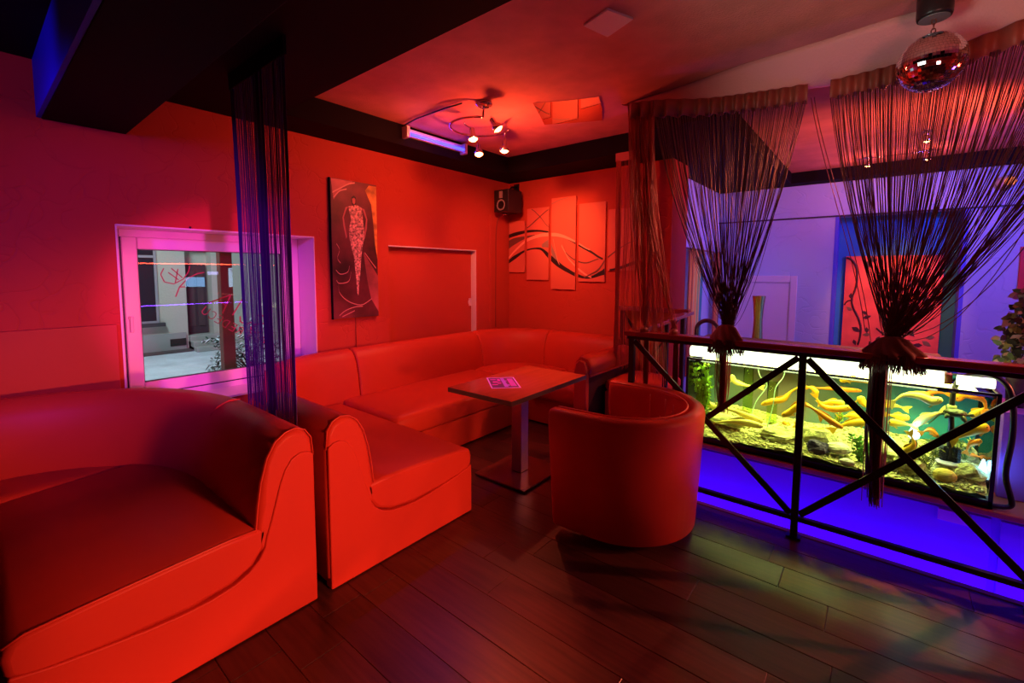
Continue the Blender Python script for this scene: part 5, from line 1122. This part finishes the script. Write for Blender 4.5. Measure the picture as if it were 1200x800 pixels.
# small wall lamp, red notice at the right, side wall window with striped strings
wl = thing('wall_lamp', 'small round wall lamp half glowing orange under the far ceiling', 'lamp', (.947, YR-.02, 2.44))
MB().lathe([(.07, 0), (.075, .01), (.075, .04), (.05, .06), (0, .065)], (.947, YR-.001, 2.44), 8, axis=(0, -1, 0)).build('body', mat('lamp_body', (.5, .45, .35), .5), wl)
MB().lathe([(.04, .0), (.045, .025), (.0, .04)], (.975, YR-.05, 2.445), 8, axis=(0, -1, 0)).build('lens', mat('lamp_lens', (.6, .3, .1), .4, emis=(1, .22, .06), estr=1.6), wl)
tag(MB().box((1.095, YR-.02, 1.30), (1.45, YR-.001, 1.78)).build('notice_board', mat('notice_red', (.80, .05, .04), .4), bevel=.003), 'plain red panel on the far wall above the leafy plant', 'panel')
sw_ = thing('window_3', '', '', (-1.83, 5.7, .5)); del sw_['label']; del sw_['category']; struct(sw_)
xs = -1.829
for y0_, y1_ in ((5.06, 5.42), (5.95, 6.05)): frame(MB(), xs, xs+.03, y0_, y1_, .3, 1.52, .06).build('sash', pvc, sw_, bevel=.004)
MB().box((xs, 5.12, .36), (xs+.008, 5.36, 1.46)).build('pane', mat('dark_pane', (.02, .025, .04), .1), sw_)
MB().box((xs, 5.02, 1.55), (xs+.02, 5.42, 1.74)).build('blind', mat('blind_blue', (.16, .2, .5), .5), sw_)
rd = thing('curtain_rod', 'thin brown curtain rod with striped string curtains in the lower room', 'curtain', (-1.76, 5.9, 1.78))
MB().tube([(-1.76, 4.98, 1.79), (-1.76, 6.86, 1.775)], .012, 8).build('rod', mat('rod_brown', (.20, .07, .05), .4), rd)
for y in (5.0, 6.84): MB().ell((-1.76, y, 1.785), (.022, .022, .022), 10, 6).build('finial', mat('rod_brown', (.2, .07, .05), .4), rd)
cols = [mat('strip_orange', (.85, .28, .06), .5), mat('strip_amber', (.75, .45, .15), .5), mat('strip_green', (.30, .45, .15), .5), mat('strip_teal', (.05, .30, .35), .5), mat('strip_rust', (.45, .09, .04), .5)]
for ya, yb, seq in ((5.45, 5.98, (4, 0, 4, 0, 1, 0, 1, 2, 1, 3, 3)), (6.50, 6.80, (4, 0, 0, 1, 4))):
    for i, c_ in enumerate(seq):
        y = lerp(ya, yb, (i+.5)/len(seq)); mb = MB()
        for k_ in range(9): mb.tube([(-1.76+rs.uniform(-.015, .015), y+rs.uniform(-.02, .02), 1.775), (-1.765, y+rs.uniform(-.022, .022), .9), (-1.765, y+rs.uniform(-.022, .022), .25)], .006, 4, caps=False)
        mb.build('strand', cols[c_], rd)
# things right behind the railing and aquarium
ac = thing('side_chair', 'dark chair with curved back showing above the railing beside the handrail', 'chair', (-1.14, 4.1, ZL))
pts = [(-1.24+.09*(1-math.cos(a)), 4.1, 1.0+.085*math.sin(a)) for a in [PI*k/16 for k in range(17)]]
mb = MB(); mb.tube([(-1.245, 4.1, .6)]+pts+[(-1.055, 4.1, .6)], .018, 8); mb.build('back_frame', mat('dark_violet_frame', (.06, .02, .07), .3), ac)
MB().box((-1.25, 4.1, -.10), (-1.045, 4.4, -.05)).build('seat', mat('dark_violet_frame', (.06, .02, .07), .3), ac, bevel=.01)
for x in (-1.24, -1.06): MB().tube([(x, 4.1, .62), (x, 4.1, ZL)], .018, 8).build('leg', mat('dark_violet_frame', (.06, .02, .07), .3), ac)
for x in (-1.24, -1.06): MB().tube([(x, 4.38, -.06), (x, 4.38, ZL)], .018, 8).build('leg', mat('dark_violet_frame', (.06, .02, .07), .3), ac)
va = thing('column_vase', 'slim waisted vase striped blue green and brown behind the tied curtain', 'vase', (-.85, 4.6, .2))
prof = [(.040, 0), (.045, .02), (.030, .25), (.046, .45), (.052, .60), (.040, .76), (.036, .88), (.046, 1.02), (.055, 1.09), (.052, 1.092)]
m_c = [mat('vase_slate', (.10, .16, .24), .3), mat('vase_teal', (.10, .50, .60), .3), mat('vase_green', (.35, .55, .08), .3), mat('vase_rust', (.45, .14, .06), .3)]
for si in range(12):
    rings = []
    for r, z in prof:
        rings.append([(-.85+q_*math.cos(a), 4.6+q_*math.sin(a), .2+z) for q_, a in ((r, 2*PI*si/12), (r, 2*PI*(si+.5)/12), (r, 2*PI*(si+1)/12), (r-.008, 2*PI*(si+1)/12), (r-.008, 2*PI*(si+.5)/12), (r-.008, 2*PI*si/12))])
    MB().loft(rings).build('stripe', m_c[(si*7+si//3) % 4], va)
std = thing('side_table', 'small dark stand under the waisted vase behind the aquarium', 'table', (-.85, 4.6, ZL))
MB().lathe([(.16, .73), (.165, .74), (.165, .75), (.0, .75)], (-.85, 4.6, ZL), 24).build('tabletop', black_plastic, std)
MB().lathe([(.12, 0), (.12, .015), (.02, .03), (.02, .73)], (-.85, 4.6, ZL), 16).build('pedestal', black_metal, std)
pl = thing('potted_plant', 'leafy pinkish plant at the right edge behind the railing', 'plant', (.605, 3.60, .781))
rp = random.Random(8); mb = MB(); stm = MB()
base = Vector((.605, 3.60, 1.0))
MB().lathe([(.04, 0), (.05, .20), (.055, .22), (.045, .22), (.04, .18)], (.605, 3.60, .781), 18).build('pot', mat('pot_dark', (.08, .04, .06), .4), pl)
lmats = [mat('leaf_pink', (.70, .38, .42), .5), mat('leaf_dark', (.05, .06, .04), .5), mat('leaf_olive', (.28, .22, .08), .5)]
lv = [MB(), MB(), MB()]
for i in range(300):
    z = rp.uniform(.98, 1.40); w_ = .025+.055*math.sin(min(1, max(0, (1.45-z)/.5))*PI*.6)
    p = Vector((.605+rp.uniform(-w_, w_), 3.60+rp.uniform(-.07, .07), z)); 
    if i < 26: stm.tube(smooth_path([base, (lerp(.605, p.x, .4), 3.60, (z+1.0)/2), p], 6), .003, 4)
    d = Vector((rp.uniform(-1, 1), rp.uniform(-1, .3), rp.uniform(-.8, .5))).normalized()*rp.uniform(.03, .055); n = d.cross(Vector((rp.uniform(-.5, .5), 1, .6))).normalized()*.017
    lv[rp.choice((0, 1, 1, 2))].add([p, p+d*.35+n, p+d*.7+n*.7, p+d, p+d*.7-n*.7, p+d*.35-n], [(0, 1, 2, 3, 4, 5)])
stm.build('stem', lmats[1], pl, kind='stuff')
for l_, m_ in zip(lv, lmats): l_.build('foliage', m_, pl, kind='stuff')
# spot heads of the lower room ceiling
for x, y, lab in ((-.169, 6.258, 'left small glowing spot lamp on the far ceiling'), (.305, 6.259, 'right small glowing spot lamp on the far ceiling'), (.25, 5.42, 'nearest small spot lamp on the far ceiling behind the curtain')):
    o = thing('ceiling_spot', lab, 'lamp', (x, y, 2.75))
    MB().lathe([(.035, 0), (.035, -.012), (.0, -.014)], (x, y, 2.75), 14).build('canopy', chrome, o)
    MB().tube([(x, y, 2.74), (x, y, 2.70)], .006, 6).build('arm', chrome, o)
    hd_ = MB().lathe([(.016, 0), (.018, -.03), (.030, -.06), (.028, -.06), (.016, -.035)], (x, y, 2.71), 14).build('spot_head', chrome, o)
    MB().lathe([(.0, 0), (.024, .002), (.0, -.012)], (x, y, 2.652), 12).build('bulb', bulb, hd_)
rdl = MB().tube([(-.26, 6.25, 2.735), (.42, 6.25, 2.735)], .005, 6).build('lamp_rail', chrome); tag(rdl, 'thin rail on the far ceiling holding the two spot lamps', 'rail')
lamp('POINT', 'far_spot_left', (-.169, 6.24, 2.60), (1, .17, .10), 5, None, .03)
lamp('POINT', 'far_spot_right', (.305, 6.24, 2.60), (1, .17, .10), 5, None, .03)

for o in bpy.data.objects:
    if '_base' in o: del o['_base']
